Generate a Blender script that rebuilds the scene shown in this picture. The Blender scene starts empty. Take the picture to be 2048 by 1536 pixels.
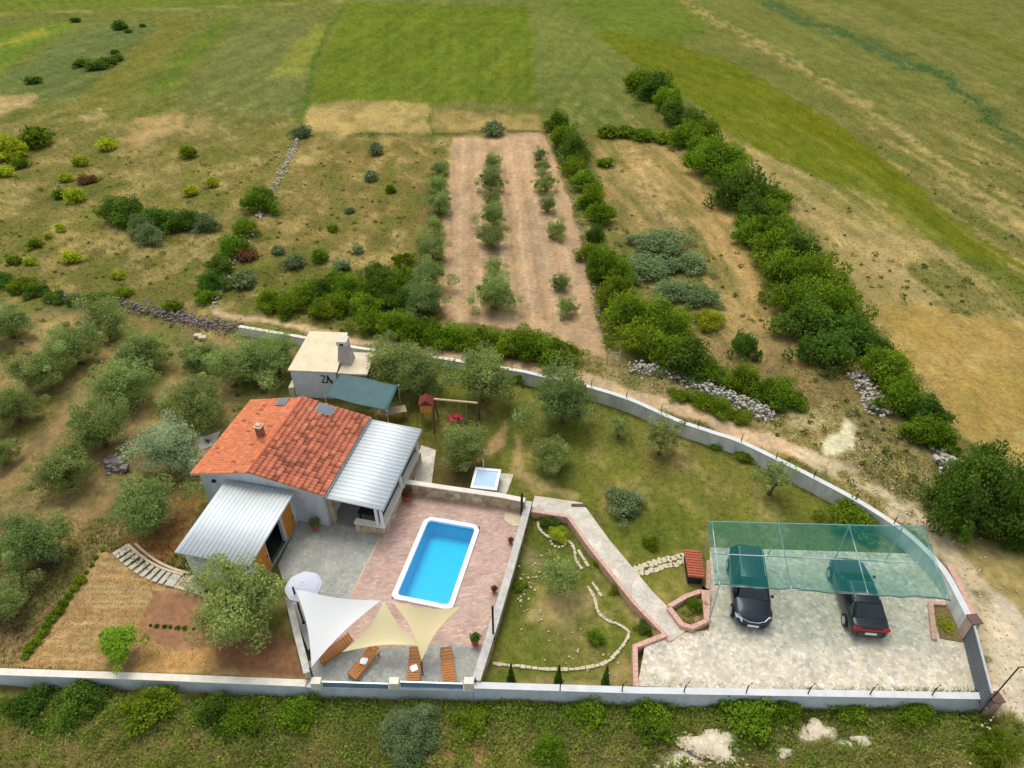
import bpy, math, random
import numpy as np
from math import sin, cos, pi, radians
random.seed(7); RS = np.random.RandomState(7)
scene = bpy.context.scene
COL = scene.collection

# ------------------------------------------------------------------ camera
H = 30.0; F = 1400.0; TH = math.atan(1068/1400)      # drone height, focal length in pixels of a 2048 wide frame, pitch
cd = bpy.data.cameras.new('camera'); cam = bpy.data.objects.new('camera', cd); COL.objects.link(cam)
cam.location = (0, 0, H); cam.rotation_euler = (pi/2-TH, 0, 0)
cd.sensor_width = 36; cd.lens = 36*F/2048; cd.clip_start = 0.5; cd.clip_end = 12000
scene.camera = cam
# ------------------------------------------------------------------ light
SUN_EL = radians(68); SUN_AZ = radians(-24)           # azimuth from +Y towards +X
w = bpy.data.worlds.new("World"); scene.world = w; w.use_nodes = True
nt = w.node_tree; nt.nodes.clear()
sk = nt.nodes.new('ShaderNodeTexSky'); sk.sky_type = 'NISHITA'; sk.sun_disc = False
sk.sun_elevation = SUN_EL; sk.sun_rotation = SUN_AZ; sk.air_density = 1.0; sk.dust_density = 2.5; sk.ozone_density = 1.0
bg = nt.nodes.new('ShaderNodeBackground'); bg.inputs[1].default_value = 0.20
ow = nt.nodes.new('ShaderNodeOutputWorld'); hz = nt.nodes.new('ShaderNodeHueSaturation'); hz.inputs['Saturation'].default_value = .45; nt.links.new(sk.outputs[0], hz.inputs['Color']); nt.links.new(hz.outputs[0], bg.inputs[0]); nt.links.new(bg.outputs[0], ow.inputs[0])
sd = bpy.data.lights.new('sun', 'SUN'); sd.energy = 1.4; sd.angle = radians(26); sd.color = (1, 0.95, 0.86)
so = bpy.data.objects.new('sun', sd); COL.objects.link(so)
so.rotation_euler = (-(pi/2-SUN_EL), 0, -SUN_AZ); so.location = (0, 0, 60)
scene.view_settings.view_transform = 'Standard'; scene.view_settings.look = 'None'
scene.view_settings.exposure = 0.05; scene.view_settings.gamma = 1

# ------------------------------------------------------------------ helpers
def G(px, py, z=0.0):
    """point of the horizontal plane z seen at a pixel of the photograph"""
    x = (px-1024)/F; y = -(py-768)/F; c, s = cos(TH), sin(TH)
    dy = c+y*s; dz = -s+y*c; t = (z-H)/dz
    return (x*t, dy*t, z)
def GA(px, py):
    x = (px-1024)/F; y = -(py-768)/F; c, s = cos(TH), sin(TH)
    dy = c+y*s; dz = -s+y*c; t = -H/dz
    return x*t, dy*t
def PPM(y, z=0.0):
    return F/(y*cos(TH)+(H-z)*sin(TH))
def lin(c):
    return tuple(((v/255)/12.92 if v/255 <= 0.04045 else ((v/255+0.055)/1.055)**2.4) for v in c)
def hsh(ix, iy, s):
    n = (ix.astype(np.int64)*374761393 + iy.astype(np.int64)*668265263 + s*1442695041) & 0xffffffff
    n = ((n ^ (n >> 13))*1274126177) & 0xffffffff
    return ((n ^ (n >> 16)) & 0xffff)/65535.0
def vn(x, y, s=0):
    ix = np.floor(x); iy = np.floor(y); fx = x-ix; fy = y-iy
    fx = fx*fx*(3-2*fx); fy = fy*fy*(3-2*fy)
    a = hsh(ix, iy, s); b = hsh(ix+1, iy, s); c = hsh(ix, iy+1, s); d = hsh(ix+1, iy+1, s)
    return (a*(1-fx)+b*fx)*(1-fy)+(c*(1-fx)+d*fx)*fy
def fbm(x, y, s=0, o=4):
    t = 0; a = .5
    for i in range(o): t = t+a*vn(x*2**i, y*2**i, s+i*17); a *= .5
    return t/(1-.5**o)

def link(name, me, mat=None, parent=None):
    o = bpy.data.objects.new(name, me); COL.objects.link(o)
    if mat is not None and len(me.materials) == 0: me.materials.append(mat)
    if parent is not None: o.parent = parent
    return o
def tag(o, label=None, cat=None, group=None, kind=None):
    if label: o['label'] = label
    if cat: o['category'] = cat
    if group: o['group'] = group
    if kind: o['kind'] = kind
    return o
def thing(name, label, cat, loc=(0, 0, 0), rz=0, group=None):
    o = bpy.data.objects.new(name, None); COL.objects.link(o); o.location = loc; o.rotation_euler = (0, 0, rz)
    o.empty_display_size = .3
    return tag(o, label, cat, group)
def npmesh(name, V, Q, col=None, smooth=False):
    """V (n,3), Q (m,k) with k 3 or 4, col (n,3) vertex colours"""
    me = bpy.data.meshes.new(name); V = np.asarray(V, np.float32); Q = np.asarray(Q, np.int32); k = Q.shape[1]
    me.vertices.add(len(V)); me.vertices.foreach_set('co', V.ravel())
    me.loops.add(Q.size); me.loops.foreach_set('vertex_index', Q.ravel())
    me.polygons.add(len(Q)); me.polygons.foreach_set('loop_start', np.arange(0, Q.size, k, dtype=np.int32))
    me.polygons.foreach_set('loop_total', np.full(len(Q), k, np.int32))
    if smooth: me.polygons.foreach_set('use_smooth', np.ones(len(Q), bool))
    me.update(calc_edges=True)
    if col is not None:
        a = me.color_attributes.new('col', 'FLOAT_COLOR', 'POINT')
        a.data.foreach_set('color', np.c_[np.clip(col, 0, 1), np.ones(len(V))].astype(np.float32).ravel())
    return me
class MB:
    def __init__(s): s.v = []; s.f = []
    def add(s, vs, fs):
        n = len(s.v); s.v += [tuple(p) for p in vs]; s.f += [tuple(i+n for i in f) for f in fs]; return s
    def box(s, x0, x1, y0, y1, z0, z1):
        return s.add([(x0,y0,z0),(x1,y0,z0),(x1,y1,z0),(x0,y1,z0),(x0,y0,z1),(x1,y0,z1),(x1,y1,z1),(x0,y1,z1)],
                     [(0,3,2,1),(4,5,6,7),(0,1,5,4),(1,2,6,5),(2,3,7,6),(3,0,4,7)])
    def prism(s, poly, z0, z1):
        n = len(poly)
        area = sum(poly[i][0]*poly[(i+1) % n][1]-poly[(i+1) % n][0]*poly[i][1] for i in range(n))
        if area < 0: poly = poly[::-1]
        return s.add([(p[0],p[1],z0) for p in poly]+[(p[0],p[1],z1) for p in poly],
                     [tuple(range(n-1,-1,-1)), tuple(range(n,2*n))]+[(i,(i+1) % n,n+(i+1) % n,n+i) for i in range(n)])
    def tube(s, pts, r, n=8, cap=True):
        pts = [np.array(p, float) for p in pts]; rs = r if isinstance(r, (list, tuple)) else [r]*len(pts); rings = []
        for i, p in enumerate(pts):
            d = pts[min(i+1, len(pts)-1)]-pts[max(i-1, 0)]; d /= (np.linalg.norm(d)+1e-9)
            a = np.cross(d, (0,0,1)) if abs(d[2]) < .95 else np.cross(d, (1,0,0)); a /= np.linalg.norm(a); b = np.cross(d, a)
            rings.append([p+rs[i]*(a*cos(2*pi*k/n)+b*sin(2*pi*k/n)) for k in range(n)])
        vs = [q for rg in rings for q in rg]; fs = []
        for i in range(len(pts)-1):
            for k in range(n): fs.append((i*n+k, i*n+(k+1) % n, (i+1)*n+(k+1) % n, (i+1)*n+k))
        if cap: fs.append(tuple(range(n-1,-1,-1))); fs.append(tuple((len(pts)-1)*n+k for k in range(n)))
        return s.add(vs, fs)
    def lathe(s, prof, cx=0, cy=0, n=20):
        vs = [(cx+r*cos(2*pi*k/n), cy+r*sin(2*pi*k/n), z) for r, z in prof for k in range(n)]; fs = []
        for i in range(len(prof)-1):
            for k in range(n): fs.append((i*n+k, i*n+(k+1) % n, (i+1)*n+(k+1) % n, (i+1)*n+k))
        return s.add(vs, fs)
    def obox(s, a, b, wd, z0, z1):
        a = np.array(a[:2]); b = np.array(b[:2]); d = (b-a)/np.linalg.norm(b-a); n = np.array((-d[1], d[0]))*wd/2
        return s.prism([tuple(a-n), tuple(b-n), tuple(b+n), tuple(a+n)], z0, z1)
    def build(s, name, mat=None, parent=None, bevel=0, smooth=False):
        me = bpy.data.meshes.new(name); me.from_pydata([tuple(map(float, p)) for p in s.v], [], s.f); me.update()
        if smooth:
            for p in me.polygons: p.use_smooth = True
        o = link(name, me, mat, parent)
        if bevel: m = o.modifiers.new('bevel', 'BEVEL'); m.width = bevel; m.segments = 2; m.limit_method = 'ANGLE'
        return o

# ------------------------------------------------------------------ materials
def newmat(name):
    m = bpy.data.materials.new(name); m.use_nodes = True; m.node_tree.nodes.clear(); return m, m.node_tree
def N(t, ty, **kw):
    n = t.nodes.new(ty)
    for k, v in kw.items(): setattr(n, k, v)
    return n
def noise_fac(t, scale, detail=5, rough=.6, coord='Object', stretch=None):
    if coord == 'Position': src = N(t, 'ShaderNodeNewGeometry').outputs['Position']
    else: src = N(t, 'ShaderNodeTexCoord').outputs[coord]
    if stretch:
        mp = N(t, 'ShaderNodeMapping'); mp.inputs['Scale'].default_value = stretch[:3]
        if len(stretch) > 3: mp.inputs['Rotation'].default_value = (0, 0, stretch[3])
        t.links.new(src, mp.inputs[0]); src = mp.outputs[0]
    n = N(t, 'ShaderNodeTexNoise'); n.inputs['Scale'].default_value = scale; n.inputs['Detail'].default_value = detail
    n.inputs['Roughness'].default_value = rough; t.links.new(src, n.inputs['Vector']); return n.outputs[0], src
def ramp(t, fac, stops):
    r = N(t, 'ShaderNodeValToRGB'); e = r.color_ramp.elements
    e[0].position, e[0].color = stops[0][0], (*stops[0][1], 1); e[1].position, e[1].color = stops[-1][0], (*stops[-1][1], 1)
    for p, c in stops[1:-1]: q = e.new(p); q.color = (*c, 1)
    t.links.new(fac, r.inputs[0]); return r.outputs[0]
def mul(t, a, b, fac=1.0):
    m = N(t, 'ShaderNodeMix', data_type='RGBA', blend_type='MULTIPLY'); m.inputs[0].default_value = fac
    t.links.new(a, m.inputs[6])
    if isinstance(b, tuple): m.inputs[7].default_value = (*b, 1)
    else: t.links.new(b, m.inputs[7])
    return m.outputs[2]
def finish(m, t, colsock, rough=.8, bumpsock=None, bump=.3, dist=.02, metallic=0, spec=.3):
    if m.name == 'ground_soil_grass': spec = 0
    b = N(t, 'ShaderNodeBsdfPrincipled'); o = N(t, 'ShaderNodeOutputMaterial')
    if isinstance(colsock, tuple): b.inputs['Base Color'].default_value = (*colsock, 1)
    else: t.links.new(colsock, b.inputs['Base Color'])
    b.inputs['Roughness'].default_value = rough; b.inputs['Metallic'].default_value = metallic
    b.inputs['Specular IOR Level'].default_value = spec
    if bumpsock is not None:
        bp = N(t, 'ShaderNodeBump'); bp.inputs['Strength'].default_value = bump; bp.inputs['Distance'].default_value = dist
        t.links.new(bumpsock, bp.inputs['Height']); t.links.new(bp.outputs[0], b.inputs['Normal'])
    t.links.new(b.outputs[0], o.inputs[0]); return m
def M(name, rgb, rough=.8, var=.25, scale=3.0, bump=.2, metallic=0, spec=.3, stretch=None):
    m, t = newmat(name); c = lin(rgb)
    f, _ = noise_fac(t, scale, 6, .65, stretch=stretch)
    lo = tuple(v*(1-var) for v in c); hi = tuple(min(1, v*(1+var)) for v in c)
    return finish(m, t, ramp(t, f, [(.3, lo), (.7, hi)]), rough, f, bump, .02, metallic, spec)
def MA(name, rough=.9, var=.35, scale=5.0, bump=.4, dist=.05, coord='Object'):
    m, t = newmat(name); a = N(t, 'ShaderNodeAttribute', attribute_name='col')
    f, src = noise_fac(t, scale, 8, .7, coord)
    r = ramp(t, f, [(.3, (1-var,)*3), (.72, (1+var,)*3)])
    if name == 'ground_soil_grass':
        f2, _ = noise_fac(t, .55, 8, .72, 'Position', stretch=(1, .45, 1)); r = mul(t, r, ramp(t, f2, [(.32, (.72, .76, .80)), (.5, (1, 1, 1)), (.68, (1.28, 1.22, 1.16))]))
    return finish(m, t, mul(t, a.outputs[0], r), rough, f, bump, dist)
def MLEAF(name, rgb, rgb2, var=.35, trans=.4):
    """leaf colour: per-clump attribute, per-object random, mixed between two greens"""
    m, t = newmat(name); a = N(t, 'ShaderNodeAttribute', attribute_name='col'); oi = N(t, 'ShaderNodeObjectInfo')
    sep = N(t, 'ShaderNodeSeparateColor'); t.links.new(a.outputs[0], sep.inputs[0])
    mx = N(t, 'ShaderNodeMix', data_type='RGBA'); t.links.new(sep.outputs[0], mx.inputs[0])
    mx.inputs[6].default_value = (*lin(rgb), 1); mx.inputs[7].default_value = (*lin(rgb2), 1)
    hs = N(t, 'ShaderNodeHueSaturation')
    mr = N(t, 'ShaderNodeMapRange'); mr.inputs[3].default_value = .485; mr.inputs[4].default_value = .512; t.links.new(oi.outputs['Random'], mr.inputs[0])
    t.links.new(mr.outputs[0], hs.inputs['Hue'])
    mr2 = N(t, 'ShaderNodeMapRange'); mr2.inputs[3].default_value = .82; mr2.inputs[4].default_value = 1.2
    fr = N(t, 'ShaderNodeMath', operation='FRACT'); ml = N(t, 'ShaderNodeMath', operation='MULTIPLY'); ml.inputs[1].default_value = 7.3
    t.links.new(oi.outputs['Random'], ml.inputs[0]); t.links.new(ml.outputs[0], fr.inputs[0]); t.links.new(fr.outputs[0], mr2.inputs[0])
    t.links.new(mr2.outputs[0], hs.inputs['Value']); t.links.new(mx.outputs[2], hs.inputs['Color'])
    v = N(t, 'ShaderNodeMapRange'); v.inputs[3].default_value = 1-var; v.inputs[4].default_value = 1+var; t.links.new(sep.outputs[1], v.inputs[0])
    vm = N(t, 'ShaderNodeVectorMath', operation='SCALE'); t.links.new(hs.outputs[0], vm.inputs[0]); t.links.new(v.outputs[0], vm.inputs['Scale'])
    d = N(t, 'ShaderNodeBsdfDiffuse'); tr = N(t, 'ShaderNodeBsdfTranslucent'); ms = N(t, 'ShaderNodeMixShader'); ms.inputs[0].default_value = trans
    for q in (d, tr): t.links.new(vm.outputs[0], q.inputs['Color'])
    t.links.new(d.outputs[0], ms.inputs[1]); t.links.new(tr.outputs[0], ms.inputs[2])
    o = N(t, 'ShaderNodeOutputMaterial'); t.links.new(ms.outputs[0], o.inputs[0]); return m
def MPAVE(name, cols, scale, mortar, jw=.06, rot=0, brick=False, bw=.3, bh=.15, rough=.85, stain=.25):
    """stone paving: voronoi cells or bricks with pale/dark joints and wear"""
    m, t = newmat(name); g = N(t, 'ShaderNodeNewGeometry'); mp = N(t, 'ShaderNodeMapping'); mp.inputs['Rotation'].default_value = (0, 0, rot)
    t.links.new(g.outputs['Position'], mp.inputs[0])
    if brick:
        b = N(t, 'ShaderNodeTexBrick'); b.inputs['Scale'].default_value = 1; b.inputs['Brick Width'].default_value = bw; b.inputs['Row Height'].default_value = bh
        b.inputs['Mortar Size'].default_value = jw*.5; b.inputs['Color1'].default_value = (0,0,0,1); b.inputs['Color2'].default_value = (1,1,1,1)
        b.inputs['Mortar'].default_value = (.5,.5,.5,1); b.inputs['Mortar Smooth'].default_value = .3
        t.links.new(mp.outputs[0], b.inputs[0]); cell = b.outputs[0]; jf = b.outputs[1]
        inv = N(t, 'ShaderNodeMath', operation='SUBTRACT'); inv.inputs[0].default_value = 1; t.links.new(jf, inv.inputs[1]); hgt = inv.outputs[0]; joint = jf
    else:
        v = N(t, 'ShaderNodeTexVoronoi'); v.inputs['Scale'].default_value = scale; t.links.new(mp.outputs[0], v.inputs['Vector'])
        sc = N(t, 'ShaderNodeSeparateColor'); t.links.new(v.outputs['Color'], sc.inputs[0]); cell = sc.outputs[0]
        ve = N(t, 'ShaderNodeTexVoronoi', feature='DISTANCE_TO_EDGE'); ve.inputs['Scale'].default_value = scale; t.links.new(mp.outputs[0], ve.inputs['Vector'])
        mr = N(t, 'ShaderNodeMapRange'); mr.inputs[1].default_value = 0; mr.inputs[2].default_value = jw; mr.inputs[3].default_value = 1; mr.inputs[4].default_value = 0
        t.links.new(ve.outputs[0], mr.inputs[0]); joint = mr.outputs[0]
        inv = N(t, 'ShaderNodeMath', operation='SUBTRACT'); inv.inputs[0].default_value = 1; t.links.new(joint, inv.inputs[1]); hgt = inv.outputs[0]
    n = len(cols); c = ramp(t, cell, [(i/(n-1), lin(k)) for i, k in enumerate(cols)])
    mx = N(t, 'ShaderNodeMix', data_type='RGBA'); t.links.new(joint, mx.inputs[0]); t.links.new(c, mx.inputs[6]); mx.inputs[7].default_value = (*lin(mortar), 1)
    f, _ = noise_fac(t, .9, 8, .72, 'Position'); r = ramp(t, f, [(.3, (1-stain,)*3), (.7, (1+stain*.6,)*3)])
    f2, _ = noise_fac(t, 9, 4, .7, 'Position'); r2 = ramp(t, f2, [(.3, (.85,)*3), (.7, (1.12,)*3)])
    return finish(m, t, mul(t, mul(t, mx.outputs[2], r), r2), rough, hgt, .5, .012)

M_ground = MA('ground_soil_grass', .95, .30, 2.6, .6, .06, 'Position')
M_grass, tg = newmat('grass_blades'); ag = N(tg, 'ShaderNodeAttribute', attribute_name='col'); dg = N(tg, 'ShaderNodeBsdfDiffuse'); tr_g = N(tg, 'ShaderNodeBsdfTranslucent'); mg_ = N(tg, 'ShaderNodeMixShader'); mg_.inputs[0].default_value = .5
up_ = N(tg, 'ShaderNodeCombineXYZ'); up_.inputs[2].default_value = 1
for q in (dg, tr_g): tg.links.new(ag.outputs[0], q.inputs['Color'])
tg.links.new(up_.outputs[0], dg.inputs['Normal'])
tg.links.new(dg.outputs[0], mg_.inputs[1]); tg.links.new(tr_g.outputs[0], mg_.inputs[2]); og = N(tg, 'ShaderNodeOutputMaterial'); tg.links.new(mg_.outputs[0], og.inputs[0])
M_tile = MA('roof_tile', .85, .22, 5, .3, .02)
M_render_white = M('white_render', (224,227,226), .85, .10, 2.0, .08)
M_render_blue = M('pale_grey_render', (198,206,210), .85, .14, 1.5, .1, stretch=(1.4,1.4,.4))
M_conc = M('concrete_wall', (208,210,203), .9, .24, 1.3, .3, stretch=(1.4,1.4,.35))
M_cap = M('pale_coping', (222,214,196), .85, .12, 2.5, .2)
M_worn = M('worn_coping', (190,186,176), .9, .22, 3, .4)
M_capw = M('white_coping', (206,208,204), .8, .10, 2.0, .2)
M_stone = MPAVE('beige_rubble_stone', [(168,148,118),(200,182,148),(150,132,108),(212,196,168)], 2.6, (150,138,118), .05)
M_rib = M('ribbed_white_metal', (222,228,226), .6, .05, 1.2, .0, 0, .2)
M_rib_edge = M('grey_flashing', (150,160,166), .5, .1, 2, 0, .3)
M_brick = MPAVE('red_brick', [(178,124,102),(196,140,116),(150,98,80),(205,160,138)], 1, (190,175,155), .05, brick=True, bw=.24, bh=.12)
M_brickside = M('brick_side', (202,162,142), .9, .3, 7, .5)
M_wood = M('orange_wood', (176,112,48), .6, .28, 5, .2, stretch=(1,6,1))
M_door = M('varnished_door', (196,128,44), .55, .2, 3, .1, stretch=(4,4,.6))
M_dark = M('dark_interior', (46,44,46), .9, .2, 3, .1)
M_black = M('black_metal', (38,38,42), .5, .2, 8, .1, .4)
M_steel = M('galvanised_steel', (188,196,196), .45, .12, 6, .1, .6)
M_white = M('white_plastic', (236,238,240), .4, .04, 3, 0)
M_glassdark = M('dark_glass', (34,40,46), .08, .1, 2, 0, 0, .8)
M_grey = M('grey_sheet', (118,124,130), .6, .12, 3, .1)
M_slab = MPAVE('walkway_concrete', [(206,196,176),(214,206,190),(196,186,168)], 2.0, (190,180,160), .03)
M_pinkpave = MPAVE('pink_block_paving', [(190,156,138),(204,172,154),(184,150,134),(210,184,168)], 1, (184,158,142), .03, rot=-.18, brick=True, bw=.30, bh=.14)
M_greypave = MPAVE('grey_stone_paving', [(160,160,150),(172,170,158),(164,166,158),(182,180,166)], 4.5, (150,150,140), .04)
M_drivepave = MPAVE('pale_crazy_paving', [(210,200,172),(228,220,198),(186,178,160),(222,208,174),(200,190,170),(234,226,208)], 5.5, (206,192,162), .04, stain=.28)
M_cream = M('cream_roof_screed', (224,208,172), .9, .12, 1.2, .15)
M_tarp = M('teal_tarpaulin', (70,100,100), .6, .12, 1.5, .2)
M_bark = M('grey_bark', (98,84,68), .95, .35, 9, .6)
M_terracotta = M('terracotta', (176,92,66), .8, .15, 6, .1)
M_rock = M('grey_rubble', (178,172,158), .95, .35, 3, .5)
M_rockdark = M('dark_rubble', (132,120,118), .95, .4, 3, .5)
M_palestone = M('pale_stone', (200,188,156), .9, .15, 4, .4)
M_gravel = M('gravel_stone', (196,182,150), .95, .2, 4, .4)
M_straw = M('straw', (206,176,118), .95, .3, 6, .3)

# ------------------------------------------------------------------ ground sheet
PX0, PX1, SX, PY0, PY1, SY = -1000, 3050, 6, -262, 1950, 5
gx = np.arange(PX0, PX1+1, SX, float); gy = np.arange(PY0, PY1+1, SY, float)
PXg, PYg = np.meshgrid(gx, gy); WX, WY = GA(PXg, PYg)
def pdist(P, X, Y):
    """signed distance (pixels) to a polygon, negative inside"""
    best = np.full(X.shape, 1e9); ins = np.zeros(X.shape, bool); n = len(P)
    for i in range(n):
        x1, y1 = P[i]; x2, y2 = P[(i+1) % n]; dx, dy = x2-x1, y2-y1
        t = np.clip(((X-x1)*dx+(Y-y1)*dy)/(dx*dx+dy*dy+1e-9), 0, 1)
        best = np.minimum(best, (X-x1-t*dx)**2+(Y-y1-t*dy)**2)
        cr = ((y1 > Y) != (y2 > Y)) & (X < dx*(Y-y1)/(dy if abs(dy) > 1e-9 else 1e-9)+x1); ins ^= cr
    d = np.sqrt(best); return np.where(ins, -d, d)
def ldist(L, X, Y, w0, w1):
    best = np.full(X.shape, 1e9); n = len(L)-1
    for i in range(n):
        x1, y1 = L[i]; x2, y2 = L[i+1]; dx, dy = x2-x1, y2-y1
        t = np.clip(((X-x1)*dx+(Y-y1)*dy)/(dx*dx+dy*dy+1e-9), 0, 1); wd = w0+(w1-w0)*(i+t)/n
        best = np.minimum(best, np.sqrt((X-x1-t*dx)**2+(Y-y1-t*dy)**2)-wd/2)
    return best
PM = PPM(WY)                                         # pixels per metre at each grid point
PM = np.minimum(PM, 60)
n1 = fbm(WX*.35, WY*.35, 3, 5)-.5; n2 = fbm(WX*.35+50, WY*.35+9, 11, 5)-.5; n3 = fbm(WX*1.1, WY*1.1, 23, 4); n4 = fbm(WX*.12, WY*.12, 31, 5)
GC = np.zeros(PXg.shape+(3,)); GH = np.zeros(PXg.shape)
GC[:] = lin((122,118,66)); GH[:] = .18
def layer(kind, P, rgb, soft=6, warp=1.0, a=1.0, gh=None, w0=10, w1=None, brk=None):
    xs = [p[0] for p in P]; ys = [p[1] for p in P]; mg = 60+soft+w0
    i0 = max(0, int((min(ys)-mg-PY0)/SY)); i1 = min(len(gy), int((max(ys)+mg-PY0)/SY)+2)
    j0 = max(0, int((min(xs)-mg-PX0)/SX)); j1 = min(len(gx), int((max(xs)+mg-PX0)/SX)+2)
    if i1 <= i0 or j1 <= j0: return
    s = np.s_[i0:i1, j0:j1]
    X = PXg[s]+n1[s]*PM[s]*warp*2.2; Y = PYg[s]+n2[s]*PM[s]*warp*1.3
    d = pdist(P, X, Y) if kind == 'P' else ldist(P, X, Y, w0, w1 if w1 else w0)
    k = np.clip(.5-d/soft, 0, 1); k = k*k*(3-2*k)*a
    if brk is not None: k = k*np.clip((n3[s]-brk)/.12+.5, 0, 1)
    GC[s] = GC[s]*(1-k[..., None])+np.array(lin(rgb))*k[..., None]
    if gh is not None: GH[s] = GH[s]*(1-k)+gh*k
P_ = lambda *a, **k: layer('P', *a, **k)
L_ = lambda *a, **k: layer('L', *a, **k)
B = 9000
# far fields
P_([(-B,-300),(B,-300),(B,235),(-B,235)], (114,120,62), 60, 2, gh=.14)
P_([(-B,-300),(700,-300),(700,0),(370,14),(0,24),(-B,40)], (108,122,50), 6, .3)
L_([(-1000,60),(0,27),(370,17),(700,2),(1100,-30)], (152,150,92), 3, .3, .8, w0=2)
L_([(-600,110),(0,38),(300,26)], (96,112,44), 6, .4, .5, w0=5)
P_([(-400,260),(0,60),(90,46),(160,42),(70,98),(0,150),(-400,420)], (104,124,48), 9, .7, gh=.055)
P_([(-100,130),(20,78),(85,55),(95,66),(12,92)], (148,142,52), 8, .8, .7)
P_([(0,160),(160,60),(330,45),(280,110),(130,205),(0,185)], (104,118,68), 14, 1, gh=.14)
P_([(330,38),(405,40),(235,215),(120,228)], (122,120,58), 12, .7, .7)
P_([(440,34),(482,38),(400,110),(340,185),(285,190),(350,110)], (100,120,46), 8, .6, .85)
P_([(480,38),(640,36),(605,235),(350,215)], (114,122,70), 12, .8, .9)
P_([(632,50),(662,52),(600,150),(535,155),(585,90)], (136,142,62), 12, .8, .8)
P_([(700,5),(1062,12),(1076,205),(618,205),(645,110)], (104,120,40), 9, .6, .97, gh=.06)
for i in range(9):
    x = 690+i*44; L_([(x,10),(x*1.1-100+12,205)], (120,128,50) if i % 2 else (92,110,32), 8, .4, .35, w0=8, w1=16)
L_([(692,8),(655,60),(625,130),(606,245)], (84,112,34), 7, .5, .85, w0=5, w1=16)
P_([(1060,0),(1180,0),(1240,110),(1250,250),(1350,270),(1110,265),(1078,200)], (110,122,62), 24, .8, .9, gh=.15)
P_([(1100,0),(1370,0),(1420,50),(1330,110),(1200,60)], (98,120,42), 14, .8, .7)
P_([(622,208),(858,204),(862,262),(700,272),(606,268)], (186,164,108), 14, 1.3, .9, gh=.08)
P_([(868,222),(1072,232),(1088,262),(870,268)], (168,148,94), 12, 1.2, .9, gh=.08)
L_([(862,180),(862,270)], (110,118,50), 5, .5, .8, w0=8)
P_([(-300,215),(-20,198),(72,190),(75,208),(0,228),(-300,290)], (196,170,122), 12, 1.4, .9, gh=.08)
P_([(155,228),(200,222),(212,240),(170,246)], (190,172,124), 10, 1.4, .8, gh=.08)
P_([(228,300),(280,240),(330,222),(365,230),(350,262),(270,302)], (182,156,106), 16, 1.6, .9, gh=.08)
P_([(380,225),(430,235),(400,262),(360,262)], (170,150,100), 14, 1.6, .5)
L_([(700,272),(860,268),(960,264),(1085,262)], (74,84,40), 4, .5, .9, w0=5, gh=.3)
# right hand fields
P_([(1180,60),(1330,84),(1460,120),(1560,180),(1700,265),(1800,345),(1900,425),(2048,535),(2500,900),(2500,1000),(2048,600),(1850,470),(1700,385),(1560,322),(1450,270),(1380,200),(1290,140)], (102,112,30), 9, .7, .97, gh=.055)
P_([(1560,180),(1700,265),(1800,345),(1900,425),(2048,535),(2048,575),(1860,440),(1700,320),(1560,230)], (100,106,22), 10, .8, .8)
L_([(1370,5),(1460,60),(1560,112),(1720,212),(1830,300),(1960,390),(2048,455),(2500,760)], (168,152,98), 16, 2, .85, w0=12, w1=44, brk=.45, gh=.16)
L_([(1450,60),(1600,150),(1760,250),(1900,370),(2048,500),(2500,820)], (122,120,66), 14, 1.5, .6, w0=10, w1=30)
L_([(1525,2),(1620,48),(1715,74),(1800,122),(1865,140),(1980,232),(2060,300),(2400,520)], (66,96,56), 14, 1.8, .9, w0=16, w1=26, brk=.35, gh=.35)
L_([(1690,-40),(1760,0),(1860,45),(1960,75),(2060,120),(2400,260)], (98,106,38), 12, 1, .7, w0=12, w1=26)
L_([(1600,0),(1740,50),(1900,130),(2060,240)], (140,130,76), 20, 1.5, .5, w0=14, w1=30)
P_([(1480,282),(1560,322),(1700,385),(1850,470),(2048,600),(2500,1000),(2500,1500),(2048,935),(1900,850),(1760,650),(1640,480),(1560,400)], (172,154,102), 14, 1.4, .85, gh=.14)
P_([(1530,320),(1700,385),(1850,465),(1780,470),(1620,400)], (128,128,66), 14, 1.6, .6)
P_([(1650,470),(1790,470),(1850,500),(1800,560),(1700,560)], (186,164,112), 22, 1.8, .6)
P_([(1800,548),(1860,520),(1960,520),(2048,560),(2300,700),(2300,780),(2048,625),(1870,612)], (112,116,62), 18, 1.8, .8, gh=.3)
P_([(1740,620),(1880,612),(2048,640),(2500,880),(2500,1400),(2048,925),(1960,880),(1820,740)], (174,148,84), 14, 1.2, .95, gh=.08)
P_([(1900,640),(2048,650),(2200,760),(2048,760),(1930,720)], (168,146,90), 24, 1.6, .6)
# meadows in the middle distance
P_([(-B,310),(600,290),(590,430),(470,600),(400,625),(-B,560)], (130,122,70), 18, 1.2, .85, gh=.2)
P_([(-B,470),(400,500),(390,600),(200,600),(-B,545)], (116,110,62), 18, 1.5, .6)
P_([(600,285),(862,275),(880,480),(870,610),(600,610),(440,600),(560,400)], (132,118,70), 12, 1.2, .85, gh=.2)
P_([(580,300),(640,300),(630,330),(575,325)], (184,164,106), 10, 1, .7)
P_([(480,520),(880,540),(880,640),(700,640),(430,600)], (104,108,52), 24, 1.5, .7, gh=.25)
P_([(905,275),(1085,266),(1108,310),(1140,400),(1170,500),(1186,610),(1222,716),(1160,712),(1040,662),(880,640),(886,480),(896,360)], (180,150,114), 6, .4, .97, gh=.03)
for i in range(12):
    a = 912+i*15; b = 890+i*25; L_([(a,278),(b,640)], (198,170,130) if i % 2 else (156,126,92), 5, .15, .6, w0=4, w1=9)
L_([(986,300),(986,620)], (132,118,76), 12, 1, .5, w0=16, w1=40)
L_([(878,300),(866,480),(850,620)], (110,106,58), 14, 1, .7, w0=22, w1=54, gh=.2)
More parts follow.
